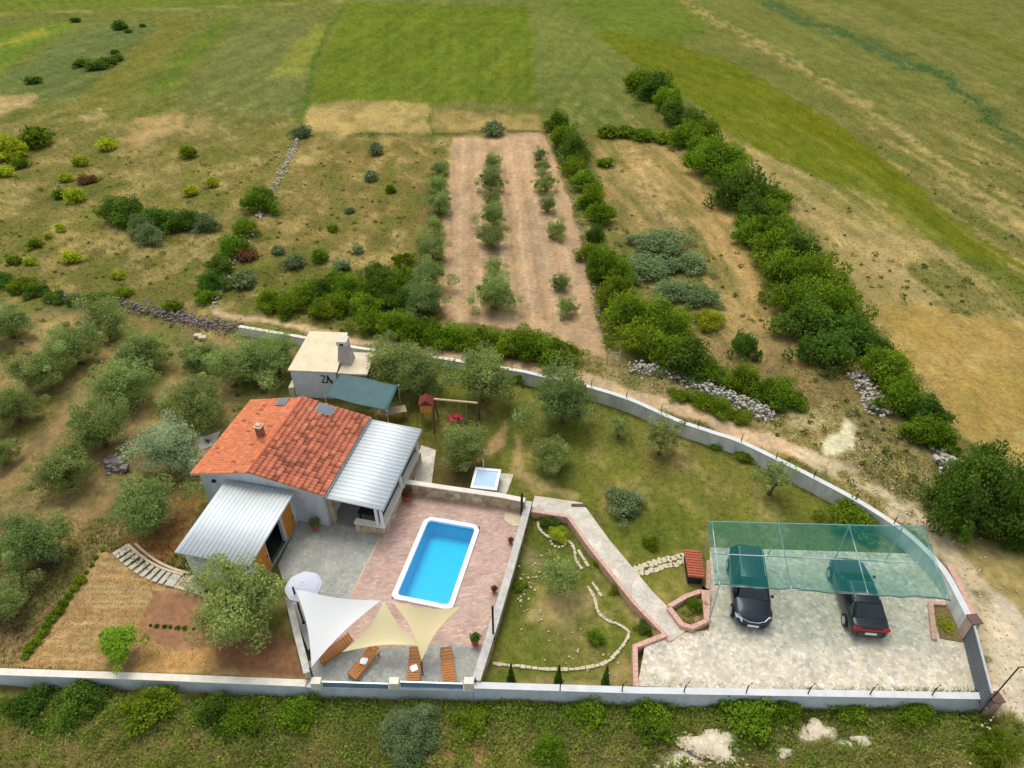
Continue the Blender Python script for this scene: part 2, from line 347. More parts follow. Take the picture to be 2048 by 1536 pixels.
P_([(1195,285),(1350,285),(1440,420),(1520,600),(1600,740),(1420,740),(1250,600),(1210,420)], (160,140,92), 16, 1.6, .85, gh=.18)
L_([(1260,310),(1330,400),(1400,480)], (200,168,116), 22, 2, .8, w0=30, w1=50, brk=.4, gh=.1)
L_([(1340,330),(1420,450),(1490,580),(1540,680)], (186,156,104), 16, 1.5, .8, w0=50, w1=70, gh=.1)
L_([(1360,380),(1420,470),(1470,570)], (120,100,60), 4, .6, .6, w0=4, w1=5)
L_([(1338,385),(1398,475),(1452,580)], (120,100,60), 4, .6, .5, w0=4, w1=5)
P_([(1240,470),(1380,450),(1440,560),(1440,660),(1280,640)], (100,106,60), 26, 1.6, .7, gh=.3)
P_([(1400,680),(1600,640),(1720,760),(1800,830),(1900,960),(1700,930),(1500,800)], (146,128,88), 26, 1.5, .8, gh=.12)
# road round the plot
P_([(1240,690),(1500,810),(1640,820),(1760,800),(1880,900),(1900,1000),(2048,1130),(2400,1400),(2400,1950),(2048,1950),(1990,1400),(1900,1120),(1700,960),(1450,850),(1200,760)], (150,138,92), 20, 1.5, .9, gh=.15)
L_([(420,622),(560,650),(700,682),(900,705),(1100,742),(1250,782),(1400,830),(1500,868),(1620,920)], (196,168,130), 8, .7, .9, w0=12, w1=34, gh=.02)
L_([(1600,912),(1720,965),(1850,1060),(1930,1150),(1990,1260),(2030,1380),(2060,1540),(2100,1900)], (194,176,140), 16, 1.4, .9, w0=36, w1=110, brk=.3, gh=.03)
P_([(1640,880),(1690,830),(1712,850),(1700,905),(1650,910)], (216,206,166), 12, 1.8, .9, gh=0)
P_([(1560,800),(1650,820),(1640,850),(1540,840)], (196,184,140), 14, 1.8, .7)
P_([(1760,960),(1850,1000),(1830,1040),(1760,1000)], (206,192,152), 14, 1.8, .6)
P_([(1990,1180),(2048,1200),(2200,1400),(2200,1950),(2030,1950),(2010,1440),(1990,1390)], (212,196,166), 20, 1.4, .8, gh=0)
P_([(1700,880),(1840,900),(1880,1000),(1800,990)], (132,130,78), 22, 1.8, .8, gh=.3)
# left orchard
P_([(-B,585),(230,610),(470,665),(640,700),(600,760),(400,960),(380,1090),(240,1080),(30,1332),(-B,1310)], (140,128,84), 12, 1.3, .95, gh=.12)
for a, b in [((0,800),(160,620)),((0,960),(300,640)),((60,1050),(420,690)),((150,1060),(470,720)),((0,1300),(200,1060)),((-300,1200),(0,900)),((-500,1000),(-100,700))]:
    L_([a,b], (160,132,94), 24, 1.6, .65, w0=46, w1=22, gh=.03)
for a, b in [((20,860),(230,650)),((130,900),(330,700)),((250,960),(420,760))]:
    L_([a,b], (120,112,60), 26, 1.5, .5, w0=36, w1=26, gh=.2)
P_([(340,1000),(400,960),(380,1080),(330,1150),(250,1080)], (158,112,68), 16, 1, .8, gh=.03)
P_([(0,1130),(150,1130),(60,1300),(0,1320)], (140,122,86), 20, 1, .8, gh=.1)
# straw plot and soil plot by the front wall
P_([(208,1095),(300,1150),(395,1190),(640,1360),(30,1334)], (172,140,92), 4, .2, 1, gh=.04)
for i in range(26):
    y = 1100+i*9; x0 = 208-(y-1095)*.74+random.uniform(4,60); x1 = x0+random.uniform(60,200)
    L_([(x0,y),(min(x1,330),y+6)], random.choice([(206,176,122),(138,104,56),(216,192,140),(150,112,60)]), 4, .25, .55, w0=3)
P_([(312,1182),(400,1190),(600,1290),(610,1350),(520,1340),(330,1290),(270,1270)], (152,112,82), 6, .3, .95, gh=.01)
P_([(420,1260),(600,1270),(615,1352),(400,1340)], (128,92,64), 26, .8, .8)
P_([(290,1300),(430,1300),(430,1345),(280,1340)], (178,140,84), 10, .8, .7, gh=.04)
L_([(312,1182),(270,1290)], (120,84,52), 5, .2, .5, w0=3)
# garden
P_([(600,700),(860,712),(1100,750),(1300,830),(1500,890),(1700,990),(1860,1090),(1860,1110),(1420,1100),(1400,1200),(1340,1250),(1160,1015),(830,965),(760,900),(770,800)], (118,122,56), 6, .3, 1, gh=.07)
P_([(780,810),(1000,800),(1010,900),(900,960),(830,950)], (92,90,46), 22, 1, .6)
P_([(990,860),(1040,830),(1000,900),(955,915),(930,935)], (178,144,98), 14, 1.2, .85, gh=.01)
L_([(1052,870),(1042,900),(1048,950),(1075,975),(1125,1000)], (172,146,96), 12, 1.2, .75, w0=22, w1=18, gh=.02)
P_([(1290,900),(1400,880),(1420,930),(1320,950)], (122,108,66), 22, 1.4, .7)
P_([(1180,830),(1400,860),(1600,960),(1500,980),(1250,900)], (126,122,66), 30, 1.5, .45)
P_([(1180,1000),(1420,1000),(1400,1100),(1260,1100)], (98,112,42), 34, 1.5, .5)
P_([(1200,960),(1230,1000),(1210,1060),(1180,1010)], (160,138,88), 14, 1.5, .5)
P_([(390,870),(440,860),(400,950),(380,960)], (190,178,150), 8, .5, .8)
P_([(870,905),(935,920),(930,985),(860,975)], (98,84,52), 10, .5, .8, gh=.03)
# lower lawn
P_([(1066,1020),(1150,1028),(1300,1265),(1268,1370),(950,1362)], (112,120,54), 5, .2, 1, gh=.07)
P_([(1050,1195),(1180,1175),(1190,1215),(1130,1240),(1020,1230)], (158,136,92), 18, 1.5, .75, gh=.02)
P_([(1030,1090),(1090,1105),(1090,1140),(1050,1140)], (158,148,108), 14, 1.6, .6)
P_([(1190,1340),(1265,1300),(1262,1368),(980,1358),(1000,1345)], (150,132,88), 14, 1.2, .7, gh=.04)
P_([(1080,1240),(1180,1230),(1200,1320),(1120,1325)], (130,124,76), 22, 1.5, .5)
P_([(1075,1035),(1120,1040),(1115,1070),(1085,1062)], (62,82,40), 10, .7, .7, gh=.15)
# outside the front wall
P_([(-B,1360),(0,1366),(620,1388),(1990,1402),(2060,1460),(2010,1600),(2010,1980),(-B,1980)], (134,138,74), 8, .3, 1, gh=.4)
P_([(-B,1470),(300,1450),(700,1480),(1100,1470),(1500,1450),(1950,1480),(1950,1980),(-B,1980)], (158,148,92), 40, 1.2, .8, gh=.3)
P_([(900,1490),(1000,1480),(1040,1536),(860,1536)], (168,140,98), 20, 1.5, .7, gh=.1)
P_([(480,1490),(560,1500),(540,1560),(440,1540)], (170,142,96), 20, 1.5, .6, gh=.1)
for x, y, rx, ry in [(1425,1482,70,26),(1645,1452,38,26),(1572,1500,26,12),(1728,1474,28,12),(1340,1490,50,16),(1870,1545,40,14)]:
    P_([(x+rx*cos(k), y+ry*sin(k)) for k in np.linspace(0, 2*pi, 10)[:-1]], (226,214,190), 16, .9, .9, gh=0)
def rows(a0, a1, b0, b1, n, seed, al=.3, cl=((134,134,60),(90,104,34))):
    r = random.Random(seed)
    for k in range(n):
        f = (k+r.uniform(.2,.8))/n; pts = []
        for i in range(len(a0)):
            pts.append((a0[i][0]*(1-f)+b0[i][0]*f, a0[i][1]*(1-f)+b0[i][1]*f))
        L_(pts, cl[k % 2], 5, .25, al*r.uniform(.4,1), w0=2, w1=4)
rows([(700,6),(650,90),(620,202)], 0, [(1060,12),(1068,100),(1074,205)], 0, 26, 1)
rows([(484,40),(410,120),(352,215)], 0, [(636,38),(622,120),(604,235)], 0, 12, 2, .3, ((140,142,84),(96,112,56)))
rows([(340,40),(240,130),(140,225)], 0, [(480,40),(400,120),(345,215)], 0, 10, 3, .3)
rows([(0,165),(-60,300)], 0, [(300,48),(130,220)], 0, 12, 4, .25)
rows([(1180,60),(1460,120),(1700,265),(1900,425),(2048,535)], 0, [(1290,140),(1450,270),(1700,385),(1850,470),(2048,600)], 0, 12, 5, .35, ((128,128,50),(88,98,22)))
rows([(1600,-30),(1740,30),(1900,110),(2080,220)], 0, [(1380,20),(1560,130),(1830,310),(2080,500)], 0, 16, 6, .4, ((150,146,88),(92,108,50)))
rows([(1760,-30),(1900,20),(2080,90)], 0, [(1600,-30),(1800,50),(2080,210)], 0, 8, 7, .35, ((142,134,78),(96,106,44)))
rows([(1600,400),(1760,560),(1960,700),(2100,800)], 0, [(1650,560),(1780,720),(1900,820),(2060,930)], 0, 9, 8, .3, ((186,166,112),(128,116,62)))
rows([(1230,330),(1300,460),(1400,620)], 0, [(1350,330),(1450,470),(1540,650)], 0, 7, 9, .35, ((196,170,116),(118,104,60)))
# patches of straw and of fresh grass breaking up every grassy area
ag_ = radians(8); Ur = WX*cos(ag_)+WY*sin(ag_); Vr = -WX*sin(ag_)+WY*cos(ag_)
msk = np.clip((GH-.05)/.03, 0, 1)*np.clip((PYg-60)/240, .2, 1)
lw_ = np.where((PXg > 1150) & (PYg < 700), fbm(Ur*.9, Vr*.12, 61, 4), fbm(WX*.55, WY*.38, 62, 5))
hi_ = np.clip((lw_-.53)/.12, 0, 1)*msk*.62; lo_ = np.clip((.47-lw_)/.12, 0, 1)*msk*.5
fine = fbm(WX*2.1, WY*2.1, 63, 3); hi_ *= np.clip((fine-.25)*2.2, 0, 1)
farm = np.clip((PYg-150)/140, 0, 1); hi_ *= .35+.65*farm; dryz = (PXg > 1480) & (PYg > 285+(PXg-1480)*.5) & (PYg < 1395); lo_ = np.where(dryz, lo_*.35, lo_)
GC = GC*(1-hi_[..., None])+np.array(lin((186,168,112)))*hi_[..., None]
GC = GC*(1-lo_[..., None])+np.array(lin((96,112,46)))*lo_[..., None]
strk = fbm(WX*1.3-WY*.33, WY*.05, 64, 3)-.5; GC *= (1+np.where((PYg < 235) & (PXg < 1180), strk*.5, 0)[..., None])
kk = np.clip((GH-.045)/.02, 0, 1)*np.clip((1395-PYg)/20, 0, 1); GC *= 1-kk[..., None]*np.array([.12,.16,.25])
# broad natural mottling of the turf (dry and lush patches)
v = (n4-.5)*.5+(n3-.5)*.35
GC *= (1+v[..., None]*np.array([.75,.6,.5]))
# heights
FRONT = [(-1400,1300),(0,1345),(620,1368),(950,1374),(1280,1382),(1996,1396),(2010,1420),(2010,2000),(-1400,2000)]
LLAWN = [(1066,1015),(1150,1018),(1310,1262),(1272,1372),(948,1368)]
TERR = [(556,1130),(585,1200),(622,1362),(948,1368),(1060,1008),(832,968),(700,980),(560,1000)]
DRIVE = [(1275,1372),(1290,1290),(1345,1268),(1418,1260),(1420,1095),(1850,1108),(1910,1215),(1976,1392)]
sm = lambda P, k: np.clip(.5-pdist(P, PXg, PYg)/k, 0, 1)
GZ = (fbm(WX*.25, WY*.25, 5, 4)-.5)*.16
inside = sm([(380,700),(1100,745),(1500,880),(1860,1105),(1990,1396),(620,1372),(300,1350)], 60)
GZ = GZ*(1-inside)-.03*inside
mF = sm(FRONT, 10); mound = (fbm(WX*.5, WY*.5, 77, 4)-.35)
GZ = GZ*(1-mF)+(-1.05+mound*.5)*mF
GZ = GZ*(1-sm(LLAWN, 8))-.45*sm(LLAWN, 8)
GZ = GZ-.6*sm([(570,1180),(620,1345),(945,1350),(1040,1020),(845,985),(780,1000),(600,1100)], 12)-1.3*sm([(775,1215),(915,1225),(985,1040),(842,1025)], 6)
GZ = GZ-.3*sm([(1290,1360),(1300,1300),(1350,1285),(1430,1270),(1432,1110),(1840,1120),(1890,1215),(1955,1380)], 8)
ny, nx = PXg.shape
V = np.c_[WX.ravel(), WY.ravel(), GZ.ravel()]; idx = np.arange(ny*nx).reshape(ny, nx)
Q = np.c_[idx[:-1,:-1].ravel(), idx[1:,:-1].ravel(), idx[1:,1:].ravel(), idx[:-1,1:].ravel()]
# a last strip behind the camera
me = npmesh('ground', V, Q, GC.reshape(-1,3), True)
tag(link('ground', me, M_ground), 'green and dry grass fields, orchards and soil plots around the house', kind='structure')

def gat(px, py):
    j = (px-PX0)/SX; i = (py-PY0)/SY; i = np.clip(i, 0, ny-1.001); j = np.clip(j, 0, nx-1.001)
    i = np.asarray(i+.5).astype(int); j = np.asarray(j+.5).astype(int); return i, j
def gzat(px, py):
    i, j = gat(px, py); return float(GZ[i, j])

# ------------------------------------------------------------------ grass (stuff)
def blades(name, px, py, hgt, nb, label, tint=1.0, zoff=0, wmul=1.0):
    i, j = gat(px, py); x, y = GA(px, py); z = GZ[i, j]+zoff; c = GC[i, j]; n = len(px)
    keep = GH[i, j] > .035; x, y, z, c, hg = x[keep], y[keep], z[keep], c[keep], (hgt*GH[i, j])[keep]; n = len(x)
    Vs = []; Cs = []
    pxm = PPM(y)/2
    for k in range(nb):
        a = RS.uniform(0, 2*pi, n); wd = np.maximum(.022, .55/pxm)*RS.uniform(.7, 1.3, n)*wmul; h = np.maximum(hg*RS.uniform(.5, 1.3, n), .5/pxm); ln = h*RS.uniform(.3, 1.0, n); b = a+RS.uniform(-1, 1, n)+pi/2
        ox = RS.uniform(-.12, .12, n)*np.maximum(1, 4/pxm*2); oy = RS.uniform(-.12, .12, n)*np.maximum(1, 4/pxm*2)
        p0 = np.c_[x+ox-cos_(a)*wd, y+oy-sin_(a)*wd, z-.02]; p1 = np.c_[x+ox+cos_(a)*wd, y+oy+sin_(a)*wd, z-.02]; p2 = np.c_[x+ox+cos_(b)*ln, y+oy+sin_(b)*ln, z+h]
        Vs.append(np.stack([p0, p1, p2], 1).reshape(-1, 3)); cc = c*RS.uniform(.85, 1.5, (n, 1))*tint; Cs.append(np.repeat(cc, 3, 0))
    Vv = np.concatenate(Vs); Cc = np.concatenate(Cs); Q = np.arange(len(Vv)).reshape(-1, 3)
    return tag(link(name, npmesh(name, Vv, Q, Cc), M_grass), label, 'grass', kind='stuff')
cos_, sin_ = np.cos, np.sin
def scatter(n, x0, x1, y0, y1): return RS.uniform(x0, x1, n), RS.uniform(y0, y1, n)
a, b = scatter(42000, -60, 2110, 220, 1080); blades('meadow_grass', a, b, .6, 2, 'tufts of dry and green grass over the fields and orchard')
a, b = scatter(26000, -60, 2110, 0, 1); b = 236*RS.uniform(0, 1, 26000)**.6; blades('far_grass', a, b, .5, 1, 'grass texture of the far fields')
a, b = scatter(26000, 740, 1900, 720, 1375); blades('lawn_grass', a, b, .6, 3, 'short lawn grass in the walled garden')
a, b = scatter(30000, -60, 2110, 1380, 1580); blades('tall_weeds', a, b, 1.0, 4, 'tall weeds and grass below the front wall', tint=1.5)
a, b = scatter(9000, -60, 420, 1040, 1340); blades('orchard_grass', a, b, 1.0, 3, 'dry grass between the olive trees at the left')

# ------------------------------------------------------------------ foliage
def leafcloud(seed, clumps, per, leaf, asp=.5, shape=(1,1,.8), cr=.3, shell=.55, up=.3, flat=False, lumpy=1.0):
    r = np.random.RandomState(seed); d = r.normal(size=(clumps, 3)); d /= np.linalg.norm(d, axis=1)[:, None]
    if flat: d[:, 2] = np.abs(d[:, 2])*1.0-.25
    ph = r.uniform(0, 6, 6)
    lump = 1+lumpy*.18*np.sin(3*np.arctan2(d[:, 1], d[:, 0])+ph[0])+lumpy*.12*np.sin(5*np.arctan2(d[:, 1], d[:, 0])+ph[1]+2*d[:, 2])+lumpy*.1*np.sin(7*d[:, 2]+ph[2])
    rad = shell+(1-shell)*r.uniform(0, 1, clumps)**.6; C = d*(rad*lump)[:, None]*np.array(shape)*(1-cr*.55)
    cs = cr*r.uniform(.45, 1.4, clumps)
    dd = r.normal(size=(clumps, per, 3)); dd /= np.linalg.norm(dd, axis=2)[..., None]; rr = r.uniform(.25, 1, (clumps, per, 1))**.5
    P = C[:, None]+dd*rr*cs[:, None, None]*np.array([1,1,.8]); n = clumps*per; P = P.reshape(n, 3); out = dd.reshape(n, 3)
    nr = out*.7+r.normal(size=(n, 3))*.75+np.array([0,0,up]); nr /= np.linalg.norm(nr, axis=1)[:, None]
    t = np.cross(nr, r.normal(size=(n, 3))); t /= np.linalg.norm(t, axis=1)[:, None]; b = np.cross(nr, t); L = leaf*r.uniform(.6, 1.4, (n, 1))
    Vv = np.stack([P-t*L, P-b*L*asp, P+t*L, P+b*L*asp], 1).reshape(-1, 3)
    hue = np.repeat(r.beta(1.6, 2.2, clumps), per)*.7+r.uniform(0, .3, n); val = np.repeat(r.uniform(.2, .9, clumps), per)*.6+r.uniform(0, .4, n)
    c = np.repeat(np.c_[hue, val, np.zeros(n)], 4, 0)
    return npmesh('foliage', Vv, np.arange(len(Vv)).reshape(-1, 4), c)
ML_olive = MLEAF('olive_leaves', (112,134,66), (180,192,116), .4)
ML_silver = MLEAF('silver_olive_leaves', (134,150,108), (192,202,158), .35)
ML_green = MLEAF('oak_leaves', (82,116,30), (146,164,44), .5)
ML_dark = MLEAF('dark_evergreen_leaves', (66,98,36), (112,138,50), .45)
ML_lime = MLEAF('yellow_green_leaves', (140,162,34), (206,208,66), .3)
ML_grey = MLEAF('grey_green_leaves', (108,130,84), (154,168,112), .35)
ML_red = MLEAF('reddish_leaves', (118,92,60), (150,116,70), .35)
def lib(seeds, mat, **kw):
    r = []
    for s_ in seeds:
        me_ = leafcloud(s_, **kw); me_.materials.append(mat); r.append(me_)
    return r
def recolour(L, mat):
    r = []
    for me_ in L:
        m2 = me_.copy(); m2.materials.clear(); m2.materials.append(mat); r.append(m2)
    return r
OLIVE = lib([1,2,3,4,5,6], ML_olive, clumps=84, per=190, leaf=.038, asp=.40, shape=(1.08,1,.9), cr=.30, shell=.25, up=.25, lumpy=1.7)
SILVER = recolour(OLIVE[:2], ML_silver)
SPARSE = lib([8,9], ML_olive, clumps=44, per=60, leaf=.055, asp=.36, shape=(1,1,.8), cr=.26, shell=.3, up=.2)
BUSH = lib([11,12,13,14,15,16], ML_green, clumps=64, per=110, leaf=.05, asp=.62, shape=(1.1,1,1.0), cr=.34, shell=.45, up=.3, flat=True, lumpy=2.0)
BDARK = recolour(BUSH, ML_dark); BLIME = recolour(BUSH, ML_lime); BGREY = recolour(BUSH, ML_grey)
BIG = lib([31,32], ML_dark, clumps=150, per=170, leaf=.027, asp=.62, shape=(1.08,1,1.0), cr=.24, shell=.55, up=.3, flat=True, lumpy=1.3)
SMALL = lib([21,22,23], ML_green, clumps=34, per=34, leaf=.11, asp=.6, shape=(1,1,.9), cr=.4, shell=.5, up=.35, flat=True)
SDARK = recolour(SMALL, ML_dark); SLIME = recolour(SMALL, ML_lime); SGREY = recolour(SMALL, ML_grey); SOLIVE = recolour(SMALL, ML_olive); SRED = recolour(SMALL, ML_red)
def trunkmesh(seed):
    r = random.Random(seed); m = MB(); lean = (r.uniform(-.1,.1), r.uniform(-.1,.1))
    m.tube([(0,0,-.3),(lean[0]*.4,lean[1]*.4,.15),(lean[0],lean[1],.5)], [.12,.095,.075], 8)
    for k in range(5):
        a = k*2*pi/5+r.uniform(-.4,.4); e = r.uniform(.45,.7)
        m.tube([(lean[0],lean[1],.42),(lean[0]+cos(a)*.2,lean[1]+sin(a)*.2,.72),(cos(a)*e,sin(a)*e,1.1+r.uniform(-.1,.3))], [.055,.038,.012], 6)
    me_ = bpy.data.meshes.new('trunk'); me_.from_pydata([tuple(map(float,p)) for p in m.v], [], m.f); me_.materials.append(M_bark)
    for p in me_.polygons: p.use_smooth = True
    return me_
TRUNK = [trunkmesh(i) for i in range(3)]
def ground_under(x, y):
    c, s = cos(TH), sin(TH); d = y*c+H*s; u = y*s-H*c
    return gzat(1024+F*x/d, 768-F*u/d)
def tree(px, py, rpx, label, L=OLIVE, asp=.85, stem=.35, group=None, name='olive_tree', cat='olive tree'):
    """tree whose crown centre shows at px,py with half-width rpx"""
    rpx *= 1.06; r = rpx/PPM(GA(px, py)[1], 1.5); zc = r*asp*.85+stem*r
    for _ in range(2): x, y, _z = G(px, py, zc); r = rpx/PPM(y, zc); zc = r*asp*.85+stem*r+ground_under(x, y)
    z0 = ground_under(x, y); t = thing(name, label, cat, (x, y, z0), random.uniform(0, 6.28), group)
    c = link('crown', random.choice(L), None, t); c.location = (0, 0, zc-z0); c.scale = (r*random.uniform(.92,1.08), r*random.uniform(.92,1.08), r*asp/.88)
    k = link('trunk', random.choice(TRUNK), None, t); s = (zc-z0)/1.05; k.scale = (s*.9, s*.9, s)
    return t
def shrub(px, py, rpx, label, L=BUSH, asp=.85, group=None, name='bush', cat='bush'):
    rpx *= 1.08; r = rpx/PPM(GA(px, py)[1], .5); zc = r*asp*.55
    x, y, _z = G(px, py, zc); r = rpx/PPM(y, zc); z0 = ground_under(x, y); x, y, _z = G(px, py, zc+z0)
    o = link(name, random.choice(L)); o.location = (x, y, z0+r*asp*.42); o.scale = (r*random.uniform(.85,1.15), r*random.uniform(.85,1.15), r*asp*random.uniform(.85,1.2))
    o.rotation_euler = (0, 0, random.uniform(0, 6.28)); return tag(o, label, cat, group)
ORD = ['first','second','third','fourth','fifth','sixth','seventh','eighth','ninth','tenth','eleventh','twelfth','thirteenth','fourteenth','fifteenth','sixteenth','seventeenth','eighteenth','nineteenth','twentieth']
def ordw(i):
    if i < 20: return ORD[i]
    t = ['twenty','thirty','forty'][i//10-2+0] if i >= 20 else ''
    i += 1
    tens = {2:'twenty',3:'thirty',4:'forty'}[i//10]
    return tens+('-'+ORD[i % 10-1] if i % 10 else 'th') if i % 10 else {2:'twentieth',3:'thirtieth',4:'fortieth'}[i//10]

# olive trees left of the house, and in the garden
for px, py, r, lab, L in [
  (12,642,40,'grey-green olive tree at the left edge, farthest of the orchard beside the field hedge',OLIVE),
  (22,812,46,'olive tree at the left edge of the orchard, level with the house roof ridge',OLIVE),
  (2,905,30,'olive tree cut by the left edge, below the larger one beside the bare soil strip',OLIVE),
  (82,735,48,'left tree of a touching pair of olives in the upper left orchard',OLIVE),
  (138,688,46,'right tree of a touching pair of olives in the upper left orchard',OLIVE),
  (205,635,44,'dull green olive tree close under the dark rubble wall',OLIVE),
  (238,765,56,'round olive tree with bright tips in the middle of the upper left orchard',OLIVE),
  (282,700,44,'olive tree just above the bright-tipped one in the upper left orchard',OLIVE),
  (190,850,56,'loose olive tree left of the silvery one and lower than the bright-tipped one',OLIVE),
  (388,802,60,'dense green olive tree directly left of the house roof top corner',OLIVE),
  (122,938,54,'wide olive tree above the dark stump and left of the log heap',OLIVE),
  (335,895,62,'silvery grey olive tree touching the left eave of the tiled house',SILVER),
  (292,1012,64,'olive tree over bare soil left of the white-roofed outbuilding',OLIVE),
  (62,1082,62,'olive tree just above the dark box-shaped bin in the left orchard',OLIVE),
  (8,1198,46,'olive tree cut by the left edge, nearest to the front wall',OLIVE),
  (398,712,38,'small pale olive tree beside the white stone under the rubble wall',OLIVE),
  (478,725,48,'olive tree left of the annex, left one of the two there',OLIVE),
  (548,712,50,'olive tree touching the left side of the annex with the chimney',OLIVE),
  (782,722,54,'olive tree right of the annex chimney over the teal tarpaulin',OLIVE),
  (848,745,52,'olive tree behind the playground swing at its left end',OLIVE),
  (962,752,60,'olive tree behind the right end of the playground swing',OLIVE),
  (1125,795,64,'big olive tree in the garden beside the curved boundary wall',OLIVE),
  (926,895,50,'olive tree over the planting bed between porch roof and hot tub',OLIVE),
  (478,1200,86,'largest olive tree, in front of the outbuilding beside the terrace',OLIVE)]:
    tree(px, py, r, lab, L, asp=random.uniform(.78,.92), stem=.22)
tree(1327,868,44,'sparse young olive with a bare trunk in the middle of the garden lawn',SPARSE,.8,.5)
tree(1548,952,40,'thin open olive tree next to the curved boundary wall',SPARSE,1.0,.4)
tree(1240,848,26,'very small sparse olive sapling between the big olive and the bare-trunk one',SPARSE,.9,.4)
tree(1125,1145,46,'olive tree with bare trunk in the lower lawn beside the pool terrace',SPARSE,.75,.6)
tree(240,1285,38,'bright green small fruit tree in the straw plot by the front wall',recolour(BUSH[1:3], MLEAF('fruit_leaves', (112,152,40), (160,192,64), .35)),.8,.35,name='fruit_tree',cat='fruit tree')
tree(1105,912,38,'dense round olive bush-tree alone on the lawn below the big olive',[OLIVE[1]],1.05,.1)
for px, py, r, lab, L in [(1250,1005,34,'bushy olive shrub on the lawn above the stepping stones',BGREY),(1700,1036,42,'green bush between the car shelter and the curved wall',BUSH),
  (1190,1275,19,'small round bush inside the curve of the stone edging',BUSH),(1302,1086,16,'small bush on the lawn above the diagonal walkway',BUSH),
  (1118,1066,17,'yellow-green shrub in its ring of stones',BLIME),(1392,1210,18,'low shrub in the hexagonal brick planter',BUSH),(1887,1252,24,'yellow-green shrub in the bed right of the parked cars',BLIME),
  (1438,888,14,'little bush at the foot of the curved wall, farther one',BUSH),(1490,910,16,'little bush at the foot of the curved wall, nearer one',BUSH),
  (1040,758,14,'small dark bush against the wall right of the swing trees',BDARK),(1196,1124,12,'tiny bush by the left side of the walkway, upper one',BUSH),(1232,1178,12,'tiny bush by the left side of the walkway, middle one',BUSH),
  (1288,1256,14,'dark bush in the corner of the lower lawn by the walkway end',BDARK),(1100,1044,16,'dark green ground plant in the tip of the lower lawn',BDARK),(1040,1172,12,'small bush at the foot of the terrace wall in the lower lawn',BUSH),
  (820,1466,56,'big dusty green bush below the front wall under the pool terrace',recolour(BIG, ML_grey)),(1098,1500,34,'green bush in the weeds below the lower lawn',BUSH),(2008,1512,52,'bright green bush in the bottom right corner',recolour(BIG, ML_green)),
  (1500,1430,52,'bright green bush against the front wall below the drive, left one',BUSH),(1562,1418,38,'green bush against the front wall below the drive, right one',BUSH),(1300,1440,44,'green bush below the front wall left of the chalky heap',BUSH),
  (1180,1425,40,'green bush below the wall under the three small cypresses',BUSH),(430,1420,40,'dark green bush below the front wall under the largest olive tree',BDARK),(480,1440,36,'bright green bush below the wall, right of a darker one',BUSH),
  (170,1400,46,'dark bramble bush below the left part of the front wall',BDARK),(60,1410,40,'dark bramble bush in the lower left under the wall',BDARK),(300,1410,44,'green bramble bush below the straw plot wall',BUSH),
  (1830,1425,38,'green bush near the right end of the front wall',BUSH),(600,1425,38,'green bush below the wall left of the terrace corner',BUSH),(950,1440,36,'green bush below the wall under the orange loungers',BUSH),(1700,1418,34,'low green bush below the wall in front of the parked cars',BUSH)]:
    shrub(px, py, r, lab, L)
# olive orchard on the pale ploughed strip
for rowname, pts in [('middle row', [(985,325,19),(982,358,27),(985,396,19),(985,432,27),(985,470,29),(988,533,19),(990,585,44)]),
                     ('right row', [(1080,308,13),(1085,334,16),(1090,366,23),(1096,408,19),(1115,460,21),(1120,565,19),(1134,614,22)]),
                     ('left row', [(880,335,16),(876,370,20),(878,404,26),(868,452,18),(862,495,34),(856,552,36),(850,598,40)])]:
    for i, (px, py, r) in enumerate(pts):
        tree(px, py, r, 'olive tree in the %s of the pale ploughed strip, %s from the far end' % (rowname, ordw(i)), OLIVE[:3], .82, .12, group='olive trees in the ploughed strip')
def row(pts, fmt, L, group, asp=.8, **kw):
    for i, (px, py, r) in enumerate(pts): shrub(px, py, r, fmt % ordw(i), L, asp, group, **kw)
row([(1280,160,32),(1312,176,34),(1338,200,32),(1352,228,30),(1385,238,34),(1412,256,26),(1375,268,34),(1405,290,30),(1432,312,50),(1468,345,34),(1492,378,52),(1545,392,30),(1505,420,40),(1540,425,34),(1500,462,34),(1550,462,44),(1555,500,48),
     (1600,508,46),(1570,545,44),(1630,545,56),(1650,590,54),(1590,600,50),(1685,620,48),(1620,645,50),(1700,665,52),(1660,700,50),(1740,690,34),(1775,735,50),(1812,792,50),(1760,700,30),(1850,820,42),(1872,866,40),(1840,860,34)],
    'green bush in the long diagonal hedge right of centre, %s from its far end', BUSH+BDARK[:4], 'bushes of the long diagonal hedge', 1.0)
shrub(1968,985,84,'big round dark tree-like bush at the right edge beside the road', [BIG[0]], 1.55)
shrub(2035,1055,52,'bush at the right edge in front of the big round one', [BIG[1]], .9)
shrub(1925,1040,34,'low bush at the road foot of the big round one', BDARK, .8)
shrub(2025,1030,30,'yellow-green bush at the right edge against the big dark one', BLIME, .9)
row([(1118,245,24),(1132,275,28),(1150,300,32),(1148,335,24),(1172,362,26),(1180,398,28),(1200,430,26),(1190,468,22),(1182,505,24),(1205,530,38),(1235,548,34),(1232,590,40),(1255,628,46),(1310,632,46),(1345,655,42),(1285,676,50),(1375,718,46),(1418,740,32),(1340,708,40)],
    'green bush in the hedge right of the ploughed strip, %s from its far end', BUSH+BDARK[:1], 'bushes of the hedge beside the ploughed strip', 1.1)
row([(1215,262,26),(1250,262,28),(1290,268,26),(1330,272,26),(1210,325,20)], 'low bush in the short cross hedge between the two long hedges, %s from the left', SMALL, 'bushes of the short cross hedge', .6)
